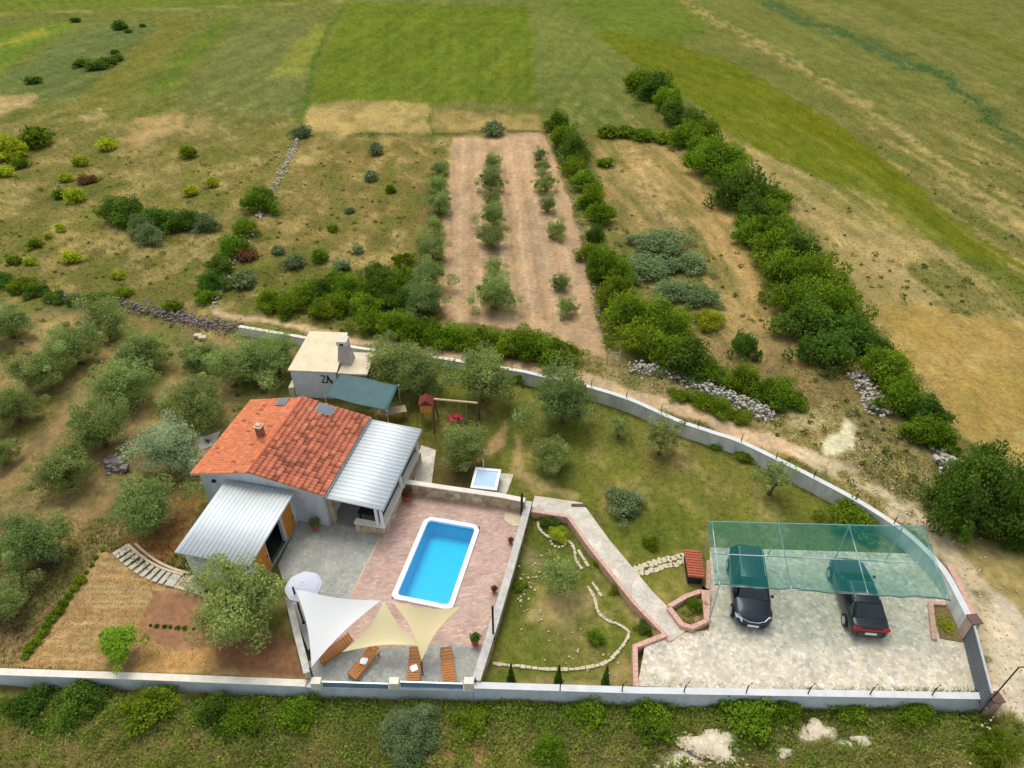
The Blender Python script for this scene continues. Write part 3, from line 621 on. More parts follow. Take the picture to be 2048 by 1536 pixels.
for a in [(1325,482,48,'blue-green shrub mass in the middle of the dry right plot'),(1384,525,38,'dark blue-green shrub right of the blue-green mass'),(1405,590,34,'grey-green shrub below the dark blue-green one'),(1300,530,44,'grey shrub left of the blue-green mass'),(1350,580,40,'loose grey-green shrub in the lower dry right plot')]:
    shrub(*a, BGREY, .6)
shrub(1420,640,28,'yellow-green bush at the lower end of the dry right plot', BLIME, .8)
shrub(1490,692,23,'narrow dark upright bush like a small cypress beside the track', [BDARK[1]], 1.8)
shrub(1490,755,38,'dark green bush beneath the narrow upright one', [BUSH[0]], .95)
shrub(1548,786,36,'yellowish green bush by the end of the stone wall', BUSH, .8); shrub(1590,800,24,'small green bush at the very end of the stone wall', BUSH, .8)
row([(1360,790,20),(1405,800,26),(1440,812,26),(1480,832,18)], 'small bush on the verge between stone wall and road, %s from the left', BUSH, 'bushes on the road verge', .7)
row([(540,600,24),(575,610,26),(610,590,28),(640,618,26),(675,605,28),(700,575,30),(725,610,30),(745,640,34),(780,585,30),(790,650,34),(830,660,32),(870,668,32),(910,672,32),(950,678,30),(985,682,30),(1020,690,32),(1060,688,38),(1100,700,38),(1130,706,30)],
    'green bush in the roadside hedge behind the annex, %s from the left', BUSH, 'bushes of the roadside hedge', 1.05)
row([(640,580,30),(670,560,28),(750,545,26),(805,520,22),(770,570,36),(815,560,30),(820,600,34)], 'bush of the thicket left of the ploughed strip, %s from the left', BUSH+BDARK[:1]+BGREY[:1], 'bushes of the thicket', 1.0)
row([(515,402,32),(528,388,20),(488,455,28),(462,492,32),(440,532,26),(420,565,28),(410,592,20)], 'bush along the white stone line in the left meadow, %s from the far end', BUSH+[BDARK[0]], 'bushes along the white stone line', .95)
row([(245,418,40),(285,450,30),(310,440,32),(345,445,28),(380,440,26),(410,448,24),(300,470,28)], 'dark bush of the clump in the middle of the left meadow, %s from the left', BDARK+BGREY[:1], 'bushes of the meadow clump', .9)
shrub(492,508,24,'reddish brown low bush beside the stone line', SRED, .6); shrub(485,560,30,'grey-brown bush right of the stone line', SGREY, .6); shrub(170,358,20,'pinkish brown low bush in the left meadow', SRED, .6)
row([(210,288,20),(376,304,18),(160,320,16),(382,380,16),(425,365,14),(130,355,14),(148,390,22),(118,388,14),(65,275,30),(15,295,36),(8,340,18),(35,325,18),(70,485,16),(140,512,20),(95,470,10),(120,455,12),(30,520,14),(60,520,14),(235,548,14),(345,612,20)],
    'small yellow-green bush dotted over the left meadow, %s in the listing', SLIME+SMALL, 'small bushes dotted over the left meadow', .95)
row([(740,352,16),(782,378,12),(752,298,18),(715,498,14),(640,510,22),(590,520,24),(555,500,14),(700,420,10),(665,455,12),(605,262,20),(988,258,22),(682,530,18)],
    'small bush in brown meadow left of the ploughed strip, %s from the top', SMALL+SGREY, 'small bushes in the brown meadow', .9)
row([(165,125,18),(190,130,22),(215,122,20),(235,115,16),(240,50,20),(150,40,10),(255,62,8),(65,160,16),(285,50,8),(228,103,10)], 'dark bush in the far left fields, %s', SDARK, 'dark bushes in the far fields', .6)
row([(10,560,24),(40,572,24),(75,580,22),(110,592,20),(150,600,20),(190,598,22),(225,602,18),(245,585,18)], 'bush in the hedge between left orchard and meadow, %s from the left', BDARK+BUSH[:1], 'bushes of the hedge above the orchard', .7)
row([(48+i*11.2+random.uniform(-2,2), 1312-i*15.2, random.uniform(8,13) if i < 11 else 5) for i in range(15)], 'small clipped bush in the line edging the straw plot, %s from the front wall', SMALL, 'small bushes edging the straw plot', .9)
row([(300+i*14+random.uniform(-3,3), 1250+i*1.2, random.uniform(3.5,6)) for i in range(7)], 'tiny vegetable plant in the bare soil plot, %s from the left', SDARK, 'vegetable plants', .8, name='vegetable_plant', cat='plant')
def cypress(px, py, i):
    x, y, z = G(px, py, -.45); o = link('cypress', CYP); o.location = (x, y, -.45); o.scale = (.42,.42,1.5); o.rotation_euler = (0,0,i)
    tag(o, 'small dark cone-shaped cypress inside the front wall, %s from the left' % ordw(i), 'cypress', 'three small cypresses')
r_ = np.random.RandomState(5); n_ = 1800; zz = r_.uniform(0,1,n_)**1.3; an = r_.uniform(0,6.28,n_); rd = (1-zz)*.5*r_.uniform(.5,1,n_)+.03
Pp = np.c_[np.cos(an)*rd, np.sin(an)*rd, zz]; tt = r_.normal(size=(n_,3))*[.04,.04,.02]; bb = r_.normal(size=(n_,3))*[.04,.04,.02]
CYP = npmesh('cypress', np.stack([Pp-tt, Pp-bb, Pp+tt, Pp+bb], 1).reshape(-1,3), np.arange(n_*4).reshape(-1,4), np.repeat(np.c_[r_.uniform(0,1,(n_,2)), np.zeros(n_)], 4, 0)); CYP.materials.append(ML_dark)
for i, (px, py) in enumerate([(1022,1364),(1116,1366),(1210,1368)]): cypress(px, py, i)
# low plants nobody could count
def clumps(name, px, py, r0, r1, per, l0, l1, mat, zcap, label, seed=3, up=0):
    n = len(px); r = np.random.RandomState(seed); x, y = GA(px, py-up); i, j = gat(px, py-up); z = np.minimum(GZ[i, j], zcap)
    R_ = r.uniform(r0, r1, n); d = r.normal(size=(n, per, 3)); d /= np.linalg.norm(d, axis=2)[..., None]; d[..., 2] = np.abs(d[..., 2])
    P = np.stack([x, y, z], 1)[:, None]+d*R_[:, None, None]*r.uniform(.4, 1, (n, per, 1)); P = P.reshape(-1, 3); m = len(P)
    nr = r.normal(size=(m, 3))+[0,0,.9]; t = np.cross(nr, r.normal(size=(m, 3))); t /= np.linalg.norm(t, axis=1)[:, None]; nr /= np.linalg.norm(nr, axis=1)[:, None]; b = np.cross(nr, t); L = r.uniform(l0, l1, (m, 1))
    Vv = np.stack([P-t*L, P-b*L*.6, P+t*L, P+b*L*.6], 1).reshape(-1, 3)
    lush = fbm(x*.5, y*.5, 9, 3); c = np.repeat(np.c_[np.repeat(r.uniform(0,.6,n)*.7+(lush > .5)*.2, per), np.repeat(r.uniform(.1,.9,n), per)*.6+r.uniform(0,.4,m), np.zeros(m)], 4, 0)
    return tag(link(name, npmesh(name, Vv, np.arange(len(Vv)).reshape(-1, 4), c), mat), label, 'undergrowth', kind='stuff')
r = np.random.RandomState(3); n = 2100; px = r.uniform(-60, 1990, n); py = np.where(r.uniform(size=n) < .62, r.uniform(1396, 1446, n), r.uniform(1430, 1570, n))
ok = ~(((px > 1330) & (px < 1520) & (py > 1455) & (py < 1515)) | ((px > 1600) & (px < 1690) & (py > 1430) & (py < 1485)) | ((px > 1860) & (py < 1430)))
clumps('undergrowth', px[ok], py[ok], .2, .6, 60, .04, .085, MLEAF('bramble_leaves', (116,144,50), (182,188,84), .45, .5), -.6, 'brambles and leafy undergrowth below the front wall', 3, 14)
n = 1500; px = r.uniform(-30, 2070, n); py = r.uniform(285, 980, n); i, j = gat(px, py); ok = (GH[i, j] > .11) & (py > 285) & (fbm(px*.012, py*.02, 44, 3) > .46) & ~((px > 560) & (px < 1500) & (py > 700))
clumps('meadow_weeds', px[ok], py[ok], .15, .42, 26, .05, .10, MLEAF('weed_leaves', (100,118,50), (160,158,80), .4, .5), 1, 'scattered weeds and low scrub in the meadows and on the verges', 5)
n = 2600; px = r.uniform(-30, 2070, n); py = r.uniform(1400, 1570, n); ok = (fbm(px*.01, py*.02, 45, 3) > .38) & ~((px > 1330) & (px < 1760) & (py > 1450) & (py < 1530))
clumps('dry_weeds', px[ok], py[ok], .1, .35, 22, .04, .09, MLEAF('dry_weed_leaves', (164,152,96), (212,196,136), .4, .5), -.55, 'dry straw-coloured weeds in the foreground', 6, 16)

# ------------------------------------------------------------------ paving and walls
def offs(P, d):
    out = []; n = len(P)
    for i, p in enumerate(P):
        a = np.array(P[max(i-1, 0)][:2]); b = np.array(P[min(i+1, n-1)][:2]); t = (b-a)/np.linalg.norm(b-a); nn = np.array((-t[1], t[0]))
        if 0 < i < n-1:
            t1 = np.array(p[:2])-a; t1 /= np.linalg.norm(t1); k = 1/max(.5, abs(np.dot(np.array((-t1[1], t1[0])), nn)))
        else: k = 1
        out.append(tuple(np.array(p[:2])+nn*d*k))
    return out
def strip(mb, P, th, z0, z1):
    A = offs(P, th/2); Bb = offs(P, -th/2); n = len(P); za = z0 if isinstance(z0, list) else [z0]*n; zb = z1 if isinstance(z1, list) else [z1]*n
    vs = []; fs = []
    for i in range(n): vs += [(*A[i], za[i]), (*Bb[i], za[i]), (*Bb[i], zb[i]), (*A[i], zb[i])]
    for i in range(n-1):
        a = i*4; b = a+4
        for k in range(4): fs.append((a+k, a+(k+1) % 4, b+(k+1) % 4, b+k))
    fs.append((0,3,2,1)); fs.append((n*4-4, n*4-3, n*4-2, n*4-1)); mb.add(vs, fs); return mb
def smoothline(P, n=6):
    out = []; P = [P[0]]+list(P)+[P[-1]]
    for i in range(1, len(P)-2):
        p0, p1, p2, p3 = [np.array(q, float) for q in P[i-1:i+3]]
        for k in range(n):
            t = k/n; out.append(tuple(.5*((2*p1)+(-p0+p2)*t+(2*p0-5*p1+4*p2-p3)*t*t+(-p0+3*p1-3*p2+p3)*t**3)))
    out.append(tuple(P[-2])); return out
def wall(name, px, z0, z1, th, label, mside, mcap, capw=.06, caph=.06, curve=False, cat='wall'):
    if curve: px = smoothline(px)
    P = [G(a, b, z1) for a, b in px]; t = thing(name, label, cat, (0,0,0))
    strip(MB(), P, th, z0, z1-caph).build('wall_body', mside, t); strip(MB(), P, th+capw, z1-caph, z1).build('coping', mcap, t, .01); return t
BW = [(1046,742),(1110,757),(1180,773),(1265,800),(1350,838),(1420,862),(1480,882),(1560,920),(1620,950),(1700,992),(1760,1028),(1815,1066),(1862,1110),(1895,1150),(1922,1200),(1945,1246)]
wall('boundary_wall', [(478,652),(560,666),(640,680),(730,697),(870,714),(960,728),(1046,742)], -.2, .75, .25, 'pale low wall behind the annex and the swing trees, up to the bend', M_render_white, M_cap, curve=True)
wall('boundary_wall', BW, -.2, 1.05, .26, 'long curved concrete wall with pale coping from the big olive round to the sliding gate', M_conc, M_capw, curve=True)
wall('front_wall', [(-900,1312),(0,1343),(300,1353),(612,1366)], -1.6, .12, .28, 'front wall of pale render beside the straw plot, left of the terrace', M_render_blue, M_cap)
wall('front_wall', [(948,1370),(1270,1380),(1992,1392)], -1.6, .30, .26, 'long white-capped front wall below the lower lawn and the drive', M_render_blue, M_capw)
t = wall('front_wall', [(612,1366),(780,1370),(948,1374)], -1.6, -.02, .34, 'front wall under the pool terrace with blue-grey parapet panels', M_render_blue, M_capw)
for a in (632, 788, 938):
    p = G(a, 1362, .45); MB().box(p[0]-.22, p[0]+.22, p[1]-.17, p[1]+.17, -.03, .5).build('pillar', M_cap, t, .015)
for a, b in ((644, 776), (800, 926)):
    p, q = G(a, 1364, .4), G(b, 1368, .4); MB().obox(p, q, .04, .02, .40).build('panel', M('parapet_glass', (120,150,180), .2, .1, 2, 0, .2), t)
    MB().obox(p, q, .07, .40, .44).build('rail', M_steel, t)
wall('terrace_wall', [(808,962),(900,976),(1000,990),(1050,1000)], -.1, .95, .28, 'beige stone wall with pale coping behind the pool', M_stone, M_cap)
wall('terrace_wall', [(1058,1002),(1040,1068),(1018,1146),(990,1240),(952,1360)], -.8, .42, .30, 'straight white-topped wall on the right side of the pool terrace', M_stone, M_worn, capw=.1)
wall('terrace_wall', [(576,1192),(592,1258),(614,1345)], -.4, .55, .26, 'rough grey-topped wall on the left side of the terrace below the parasol', M_stone, M_worn)
# walkway between terrace and drive
WK = [G(*p, .06) for p in [(1066,1005),(1152,1018),(1200,1085),(1290,1195),(1362,1268)]]
tw = thing('walkway', 'raised pale concrete walkway with red brick flank from terrace to drive', 'walkway')
mbk = MB(); strip(mbk, WK, 1.12, -.5, .06).build('walkway_slab', M_slab, tw)
strip(MB(), offs(WK, -.66), .20, -.6, .10).build('brick_edging', M_brickside, tw, .015)
def brickwall(px, z0, z1, label, th=.24, closed=False):
    P = [G(a, b, z1) for a, b in px]; o = strip(MB(), P, th, z0, z1).build('brick_kerb', M_brickside, None, .015); return tag(o, label, 'kerb')
brickwall([(1272,1372),(1270,1292),(1332,1268)], -.5, .18, 'red brick kerb turning round the left end of the drive')
brickwall([(1338,1212),(1372,1192),(1400,1182),(1412,1180),(1414,1240),(1384,1254),(1364,1248),(1338,1214)], -.1, .30, 'hexagonal brick planter wall beside the drive')
brickwall([(1414,1240),(1418,1120)], -.1, .06, 'pinkish brick strip between planter and car shelter')
brickwall([(1870,1278),(1862,1206),(1890,1206)], -.1, .18, 'small brick edging of the bed right of the parked cars')
brickwall([(1898,1128),(1926,1180),(1950,1238)], -.1, .42, 'reddish brick border outside the curved wall near the gate', .3)
def pave(name, px, z, mat, label, hole=None):
    mb = MB().prism([G(a, b, z)[:2] for a, b in px], z-.12, z); return tag(mb.build(name, mat), label, 'paving', kind='structure')
pave('drive', DRIVE, .02, M_drivepave, 'pale crazy paved drive')
# terrace around the pool: pool frame
PA = radians(-12.8); pc = G(876, 1121, .05); PW, PLn = 2.72, 5.1
def pl(x, y): return (pc[0]+x*cos(PA)-y*sin(PA), pc[1]+x*sin(PA)+y*cos(PA))
hx, hy = PW/2+.22, PLn/2+.22
T = [G(a, b, .02)[:2] for a, b in [(622,1362),(948,1368),(1058,1012),(820,968)]]
c0, c1, c2, c3 = pl(-hx,-hy), pl(hx,-hy), pl(hx,hy), pl(-hx,hy)
mb = MB()
for poly in ([(T[0]), (T[1]), c1, c0], [T[1], T[2], c2, c1], [T[2], T[3], c3, c2], [T[3], G(745,1090,.02)[:2], G(700,1190,.02)[:2], T[0], c0, c3]): mb.prism(list(poly), -.1, .02)
tag(mb.build('terrace_paving', M_pinkpave), 'pink block paving round the pool', 'paving', kind='structure')
pave('patio_paving', [(556,1130),(578,1200),(616,1300),(665,1240),(702,1190),(762,1068),(740,1040),(600,1040)], .026, M_greypave, 'grey stone patio between house and parasol')
pave('patio_strip', [(618,1322),(624,1362),(946,1367),(965,1300),(900,1286),(700,1300)], .03, M_greypave, 'grey stone strip under the loungers')
tag(MB().obox(G(702,1190,.03), G(764,1066,.03), .10, -.05, .036).build('drain_channel', M('sandstone_edge', (196,178,146), .9, .2, 3, .2)), 'thin pale edge strip between grey patio and pink paving', 'edging')
pave('planting_bed', [(1866,1208),(1904,1208),(1926,1284),(1880,1276)], .06, M('bed_soil', (120,104,64), .95, .35, 6, .5), 'planting bed soil right of the parked cars')
pave('stone_path', [(842,890),(872,900),(862,975),(826,968)], .02, M_slab, 'pale stone path right of the porch')
pave('stone_landing', [(330,1152),(392,1150),(420,1200),(400,1190),(340,1172)], .04, M_palestone, 'pale stone landing by the outbuilding corner')
pave('path_patch', [(1000,946),(1028,948),(1008,1000),(985,998)], .02, M_slab, 'pale paving right of the hot tub')
pave('path_patch', [(390,880),(440,862),(430,890),(400,900)], .02, M_slab, 'pale paving behind the house left eave')
p = [G(1052-28*sin(k*.25*pi/2*1.0)*1.0, 1056-34*cos(k*.25*pi/2), .04)[:2] for k in range(5)]
pave('shower_base', [(1010,1024),(1046,1030),(1042,1052),(1026,1052),(1008,1040)], .05, M_palestone, 'pale quarter-round slab in the terrace corner')

# pool
t = thing('swimming_pool', 'rectangular blue swimming pool with rounded white rim on the pink terrace', 'swimming pool', (pc[0], pc[1], .02), PA)
def rrect(w, l, r, n=6, near_r=None):
    out = []
    for cx, cy, a0, rr in ((w/2, l/2, 0, r), (-w/2, l/2, 90, r), (-w/2, -l/2, 180, near_r if near_r else r), (w/2, -l/2, 270, near_r if near_r else r)):
        for k in range(n+1):
            a = radians(a0+90*k/n); out.append((cx-math.copysign(rr, cx)+rr*cos(a), cy-math.copysign(rr, cy)+rr*sin(a)))
    return out
ri = rrect(PW, PLn, .22); ro = rrect(PW+.5, PLn+.5, .5, near_r=.3); n = len(ri)
mb = MB(); mb.add([(x, y, .10) for x, y in ri]+[(x, y, .10) for x, y in ro]+[(x, y, -.12) for x, y in ro]+[(x, y, -.25) for x, y in ri],
    [(i, n+i, n+(i+1) % n, (i+1) % n) for i in range(n)]+[(n+i, 2*n+i, 2*n+(i+1) % n, n+(i+1) % n) for i in range(n)]+[(3*n+i, i, (i+1) % n, 3*n+(i+1) % n) for i in range(n)])
mb.build('rim', M('pool_rim', (240,242,246), .4, .03, 2, 0), t)
rb = rrect(PW-.16, PLn-.3, .25); mb = MB()
mb.add([(x, y, -.1) for x, y in ri]+[(x, y, -1.0) for x, y in rb], [(i, n+i, n+(i+1) % n, (i+1) % n)[::-1] for i in range(n)]+[tuple(range(n, 2*n))])
M_basin = M('pool_liner', (50,204,236), .5, .02, .8, 0); mb.build('basin', M_basin, t)
mw, tt_ = newmat('pool_water'); o_ = N(tt_, 'ShaderNodeOutputMaterial'); tb = N(tt_, 'ShaderNodeBsdfTransparent'); tb.inputs[0].default_value = (.46,.93,.97,1)
gl = N(tt_, 'ShaderNodeBsdfGlossy'); gl.inputs['Roughness'].default_value = .12; fr = N(tt_, 'ShaderNodeFresnel'); fr.inputs[0].default_value = 1.33
nf, _ = noise_fac(tt_, 1.6, 1, .5); bp = N(tt_, 'ShaderNodeBump'); bp.inputs['Strength'].default_value = .02; bp.inputs['Distance'].default_value = .05
tt_.links.new(nf, bp.inputs['Height']); tt_.links.new(bp.outputs[0], gl.inputs['Normal']); tt_.links.new(bp.outputs[0], fr.inputs['Normal'])
mx_ = N(tt_, 'ShaderNodeMixShader'); tt_.links.new(fr.outputs[0], mx_.inputs[0]); tt_.links.new(tb.outputs[0], mx_.inputs[1]); tt_.links.new(gl.outputs[0], mx_.inputs[2]); tt_.links.new(mx_.outputs[0], o_.inputs[0])
MB().add([(x, y, -.04) for x, y in rrect(PW-.002, PLn-.002, .22)], [tuple(range(n))]).build('water', mw, t)

# ------------------------------------------------------------------ house
Z = 2.75; O = G(380,948,Z); Bc = G(648,993,Z); HA = math.atan2(Bc[1]-O[1], Bc[0]-O[0]); W = math.hypot(Bc[0]-O[0], Bc[1]-O[1]); Cc = G(745,835,Z); L = math.hypot(Cc[0]-Bc[0], Cc[1]-Bc[1])
def loc(px, py, z, o=O, a=HA):
    p = G(px, py, z); dx, dy = p[0]-o[0], p[1]-o[1]; return (dx*cos(a)+dy*sin(a), -dx*sin(a)+dy*cos(a))
house = thing('house', 'small white house with red barrel tile gable roof', 'house', (O[0], O[1], 0), HA)
RX = loc(496,946,Z+.85)[0]; RX = min(max(RX, W*.38), W*.5); RZ = Z+.85; i0 = .3
mb = MB(); x0, x1, y0, y1 = i0, W-i0, i0, L-i0
def rz_(x): return Z+(RZ-Z)*(x/RX if x < RX else (W-x)/(W-RX))-.09
pr = [(x0, 0), (x1, 0), (x1, rz_(x1)), (RX, rz_(RX)), (x0, rz_(x0))]
mb.add([(x, y0, z) for x, z in pr]+[(x, y1, z) for x, z in pr], [(0,1,2,3,4),(9,8,7,6,5),(0,5,6,1),(1,6,7,2),(2,7,8,3),(3,8,9,4),(4,9,5,0)])
wallo = mb.build('wall', M_render_blue, house)
def tiles(xa, xb, za, zb, y_a, y_b, amp, rgb, seed, tw=.23, rl=.36):
    """one roof slope of barrel tiles: columns along y, rows down the slope from xa (ridge) to xb (eave)"""
    r = np.random.RandomState(seed); ln = math.hypot(xb-xa, zb-za); nc = int((y_b-y_a)/tw); nr = int(ln/rl); su, sv = 6, 4
    us = np.linspace(0, nc, nc*su+1); vs = []
    for k in range(nr): vs += [k+.002, k+.35, k+.7, k+.998]
    vs = np.array(vs); Uu, Vv = np.meshgrid(us, vs); s = Vv/nr
    cell = r.uniform(0, 1, (nr+1, nc+1)); cell2 = r.uniform(0, 1, (nr+1, nc+1)); ci = np.minimum(Vv.astype(int), nr-1); cj = np.minimum(Uu.astype(int), nc-1)
    hgt = amp*np.abs(np.sin(pi*Uu))**.7+amp*.7*(Vv-np.floor(Vv))+(cell[ci, cj]-.5)*amp*.5
    nx_ = -(zb-za)/ln*(1 if xb > xa else -1); X = xa+(xb-xa)*s; Zz = za+(zb-za)*s; Y = y_a+(y_b-y_a)*Uu/nc
    sg = 1 if xb > xa else -1; nX = sg*(za-zb)/ln; nZ = abs(xb-xa)/ln
    P = np.stack([X+nX*hgt, Y, Zz+nZ*hgt], -1).reshape(-1, 3)
    base = np.array(lin(rgb)); alt = np.array(lin((134,80,60))); pale = np.array(lin((222,140,100)))
    q = cell2[ci, cj][..., None]; patch = np.clip((vn(X*1.1, Y*1.1, seed)-.45)*3, 0, 1)[..., None]*(1 if amp > .05 else .35)
    c = base*(.85+.3*q); c = np.where(q > .92, c*.6+pale*.4, c); c = np.where(q < (.13 if amp > .05 else .03)+.12*patch, alt*.75+c*.25, c); c = c*(1-.12*patch)
    c = c.reshape(-1, 3); id_ = np.arange(P.shape[0]).reshape(Uu.shape); a, b, cc, d = id_[:-1,:-1].ravel(), id_[:-1,1:].ravel(), id_[1:,1:].ravel(), id_[1:,:-1].ravel()
    Q = np.c_[a, b, cc, d] if sg < 0 else np.c_[a, d, cc, b]
    return npmesh('tiles', P, Q, c, False)
roof = MB(); th_ = .07
for xa, xb, za, zb in ((RX, 0, RZ, Z), (RX, W, RZ, Z)):
    roof.add([(xa, 0, za-.02), (xb, 0, zb-.02), (xb, L, zb-.02), (xa, L, za-.02), (xa, 0, za-.10), (xb, 0, zb-.10), (xb, L, zb-.10), (xa, L, za-.10)], [(0,1,2,3),(4,7,6,5),(0,4,5,1),(1,5,6,2),(2,6,7,3),(3,7,4,0)])
ro_ = roof.build('roof', M('roof_board', (206,190,168), .8, .1, 3, .1), house)
link('roof_tiles', tiles(RX, 0, RZ, Z, 0, L, .034, (206,122,80), 3, tw=.2, rl=.3), M_tile, ro_)
link('roof_tiles', tiles(RX, W, RZ, Z, 0, L, .075, (190,112,82), 4, tw=.23, rl=.31), M_tile, ro_)
mb = MB()
for k in range(22):
    y = k*L/22; mb.tube([(RX, y, RZ+.02), (RX, y+L/22+.04, RZ+.035)], [.10,.085], 8)
mb.build('ridge_tiles', M_terracotta, ro_)
MB().obox((W+.03, 0), (W+.03, L), .10, Z-.12, Z-.02).build('gutter', M_rib_edge, house)
cx, cy = loc(521, 866, RZ)
ch = MB().box(cx-.18, cx+.18, cy-.18, cy+.18, Z+.3, RZ+.5).build('chimney', M('chimney_brick', (150,96,72), .9, .3, 6, .4), house, .01)
MB().box(cx-.24, cx+.24, cy-.24, cy+.24, RZ+.5, RZ+.57).box(cx-.13, cx+.13, cy-.13, cy+.13, RZ+.57, RZ+.66).build('chimney_cap', M('chimney_cap', (206,176,150), .9, .1, 3, .2), ch, .01)
for (sx, sy, slope, wd, ln) in ((565, 806, -1, .55, .55), (651, 821, 1, .9, .62)):
    qx, qy = loc(sx, sy, RZ-.3); mb = MB(); zf = lambda x: (Z+(RZ-Z)*(x/RX if x < RX else (W-x)/(W-RX)))
    for nm, e, h, mt in (('skylight_frame', .07, .13, M('lead_frame', (150,138,140), .6, .15, 4, .1)), ('skylight_pane', 0, .15, M('skylight_glass', (92,112,118), .15, .1, 2, 0, 0, .6))):
        x0_, x1_ = qx-wd/2-e, qx+wd/2+e; mb = MB(); P = []
        for (xx, yy) in ((x0_, qy-ln/2-e), (x1_, qy-ln/2-e), (x1_, qy+ln/2+e), (x0_, qy+ln/2+e)): P.append((xx, yy, zf(xx)+h))
        P += [(a, b, c-.1) for a, b, c in P]; mb.add(P, [(0,1,2,3),(4,7,6,5),(0,4,5,1),(1,5,6,2),(2,6,7,3),(3,7,4,0)])
        par = mb.build(nm, mt, house if e else par, .02)
MB().box(1.05, 1.25, i0-.14, i0-.005, 2.15, 2.3).build('wall_lamp', M_black, house, .01)
MB().box(W-i0-1.75, W-i0-1.15, i0-.02, i0-.004, .9, 1.9).build('window', M('window_blue_grey', (190,196,204), .3, .1, 2, 0), house)

def ribroof(name, P00, P10, P11, P01, along, mat, parent, pitch=.28, amp=.04):
    """ribbed sheet over four corners; ribs run along 'v' (P00->P01) or 'u'"""
    P00, P10, P11, P01 = [np.array(p, float) for p in (P00, P10, P11, P01)]
    if along == 'u': P00, P10, P11, P01 = P00, P01, P11, P10
    wd = np.linalg.norm(P10-P00); n = int(wd/pitch); us = []; hs = []
    for k in range(n):
        for a, h in ((0,0),(.78,0),(.83,1),(.94,1)): us.append((k+a)/n); hs.append(h*amp)
    us.append(1); hs.append(0); us = np.array(us)[:, None]; hs = np.array(hs)[:, None]*np.array([0,0,1.])
    A = P00*(1-us)+P10*us+hs; Bq = P01*(1-us)+P11*us+hs; m = len(us); V = np.concatenate([A, Bq, A-[0,0,.09]+0*hs-hs, Bq-[0,0,.09]-hs]); Q = []
    for i in range(m-1): Q += [(i, i+1, m+i+1, m+i), (2*m+i, 3*m+i, 3*m+i+1, 2*m+i+1), (i, 2*m+i, 2*m+i+1, i+1), (m+i, m+i+1, 3*m+i+1, 3*m+i)]
    Q += [(0, m, 3*m, 2*m), (m-1, 3*m-1, 4*m-1, 2*m-1)]
    return link(name, npmesh(name, V, Q), mat, parent)
# porch canopy on the right of the house
zc1, zc2 = 2.62, 2.42
a0 = loc(651,996,zc1); a1 = loc(761,1018,zc2); a2 = loc(847,858,zc2); a3 = loc(752,842,zc1)
porch = thing('porch', 'open porch with white ribbed metal roof between the tiled roof and the pool', 'porch', (O[0], O[1], 0), HA)
xr = (a1[0]+a2[0])/2; yf = (a0[1]+a1[1])/2; yb = (a2[1]+a3[1])/2
ribroof('roof', (W-.02, yf, zc1), (xr, yf, zc2), (xr, yb, zc2), (W-.02, yb, zc1), 'u', M_rib, porch)
MB().obox((xr-.02, yf), (xr-.02, yb), .12, zc2-.2, zc2-.09).build('gutter', M_rib_edge, porch)
xw = xr-.28
for (px_, py_) in ((xw, yf+.3), (xw-.28, yf+.3), (xw, yb-.3), (xw, (yf+yb)/2)):
    MB().box(px_-.07, px_+.07, py_-.07, py_+.07, 0, zc2-.12).build('post', M_white, porch, .01)
lw = MB().box(xw-1.55, xw+.16, yf+.12, yf+.42, 0, .78).box(xw-.14, xw+.16, yf+.42, yb-.2, 0, .8).build('low_wall', M_stone, porch)
MB().box(xw-1.6, xw+.20, yf+.08, yf+.46, .78, .84).box(xw-.18, xw+.20, yf+.46, yb-.16, .80, .86).build('coping', M_cap, lw, .01)
MB().box(W-i0+.02, W-i0+.30, yf+.5, yf+.8, 0, 2.35).build('pier', M_stone, porch)
MB().box(W-.25, xw-.16, yf+.45, yb-.3, .0, .05).build('floor', M('porch_floor', (140,134,124), .8, .1, 3, .1), porch)
MB().box(W-.3, xw, yb-.3, yb-.1, 0, 2.3).build('rear_wall', M_stone, porch)
tb_ = thing('dining_table', 'dark dining table standing under the porch roof', 'table', (*( (lambda x, y: (O[0]+x*cos(HA)-y*sin(HA), O[1]+x*sin(HA)+y*cos(HA)))(xw-1.0, yf+1.25)), .05), HA)
MB().box(-.7,.7,-.4,.4,.7,.75).build('table_top', M_black, tb_, .01)
for sx in (-.6,.6):
    for sy in (-.32,.32): MB().box(sx-.035,sx+.035,sy-.035,sy+.035,0,.7).build('leg', M_black, tb_)
def hw(x, y, z=0): return (O[0]+x*cos(HA)-y*sin(HA), O[1]+x*sin(HA)+y*cos(HA), z)
# outbuilding in front
zs1, zs2 = 2.55, 2.35
b0 = loc(349,1105,zs2); b1 = loc(499,1131,zs2); b2 = loc(592,981,zs1); b3 = loc(449,962,zs1)
shed = thing('outbuilding', 'white outbuilding with ribbed metal roof and orange doors in front of the house', 'outbuilding', (O[0], O[1], 0), HA)
xl = (b0[0]+b3[0])/2; xr_ = (b1[0]+b2[0])/2; yf_ = (b0[1]+b1[1])/2; yb_ = min((b2[1]+b3[1])/2, i0+.05)
ribroof('roof', (xl, yf_, zs2), (xr_, yf_, zs2), (xr_, yb_, zs1), (xl, yb_, zs1), 'v', M_rib, shed, .24)
sx0, sx1, sy0, sy1 = xl+.2, xr_-.35, yf_+.3, i0-.01; hgt_ = zs2-.11
Ls = sy1-sy0; oA, oB = sy0+Ls*.34, sy0+Ls*.68
mb = MB(); mb.box(sx0, sx1, sy0, sy0+.18, 0, hgt_).box(sx0, sx0+.18, sy0+.18, sy1, 0, hgt_).box(sx1-.18, sx1, sy0+.18, oA, 0, hgt_).box(sx1-.18, sx1, oB, sy1, 0, hgt_).box(sx1-.18, sx1, oA, oB, 2.15, hgt_)
mb.build('wall', M_render_blue, shed)
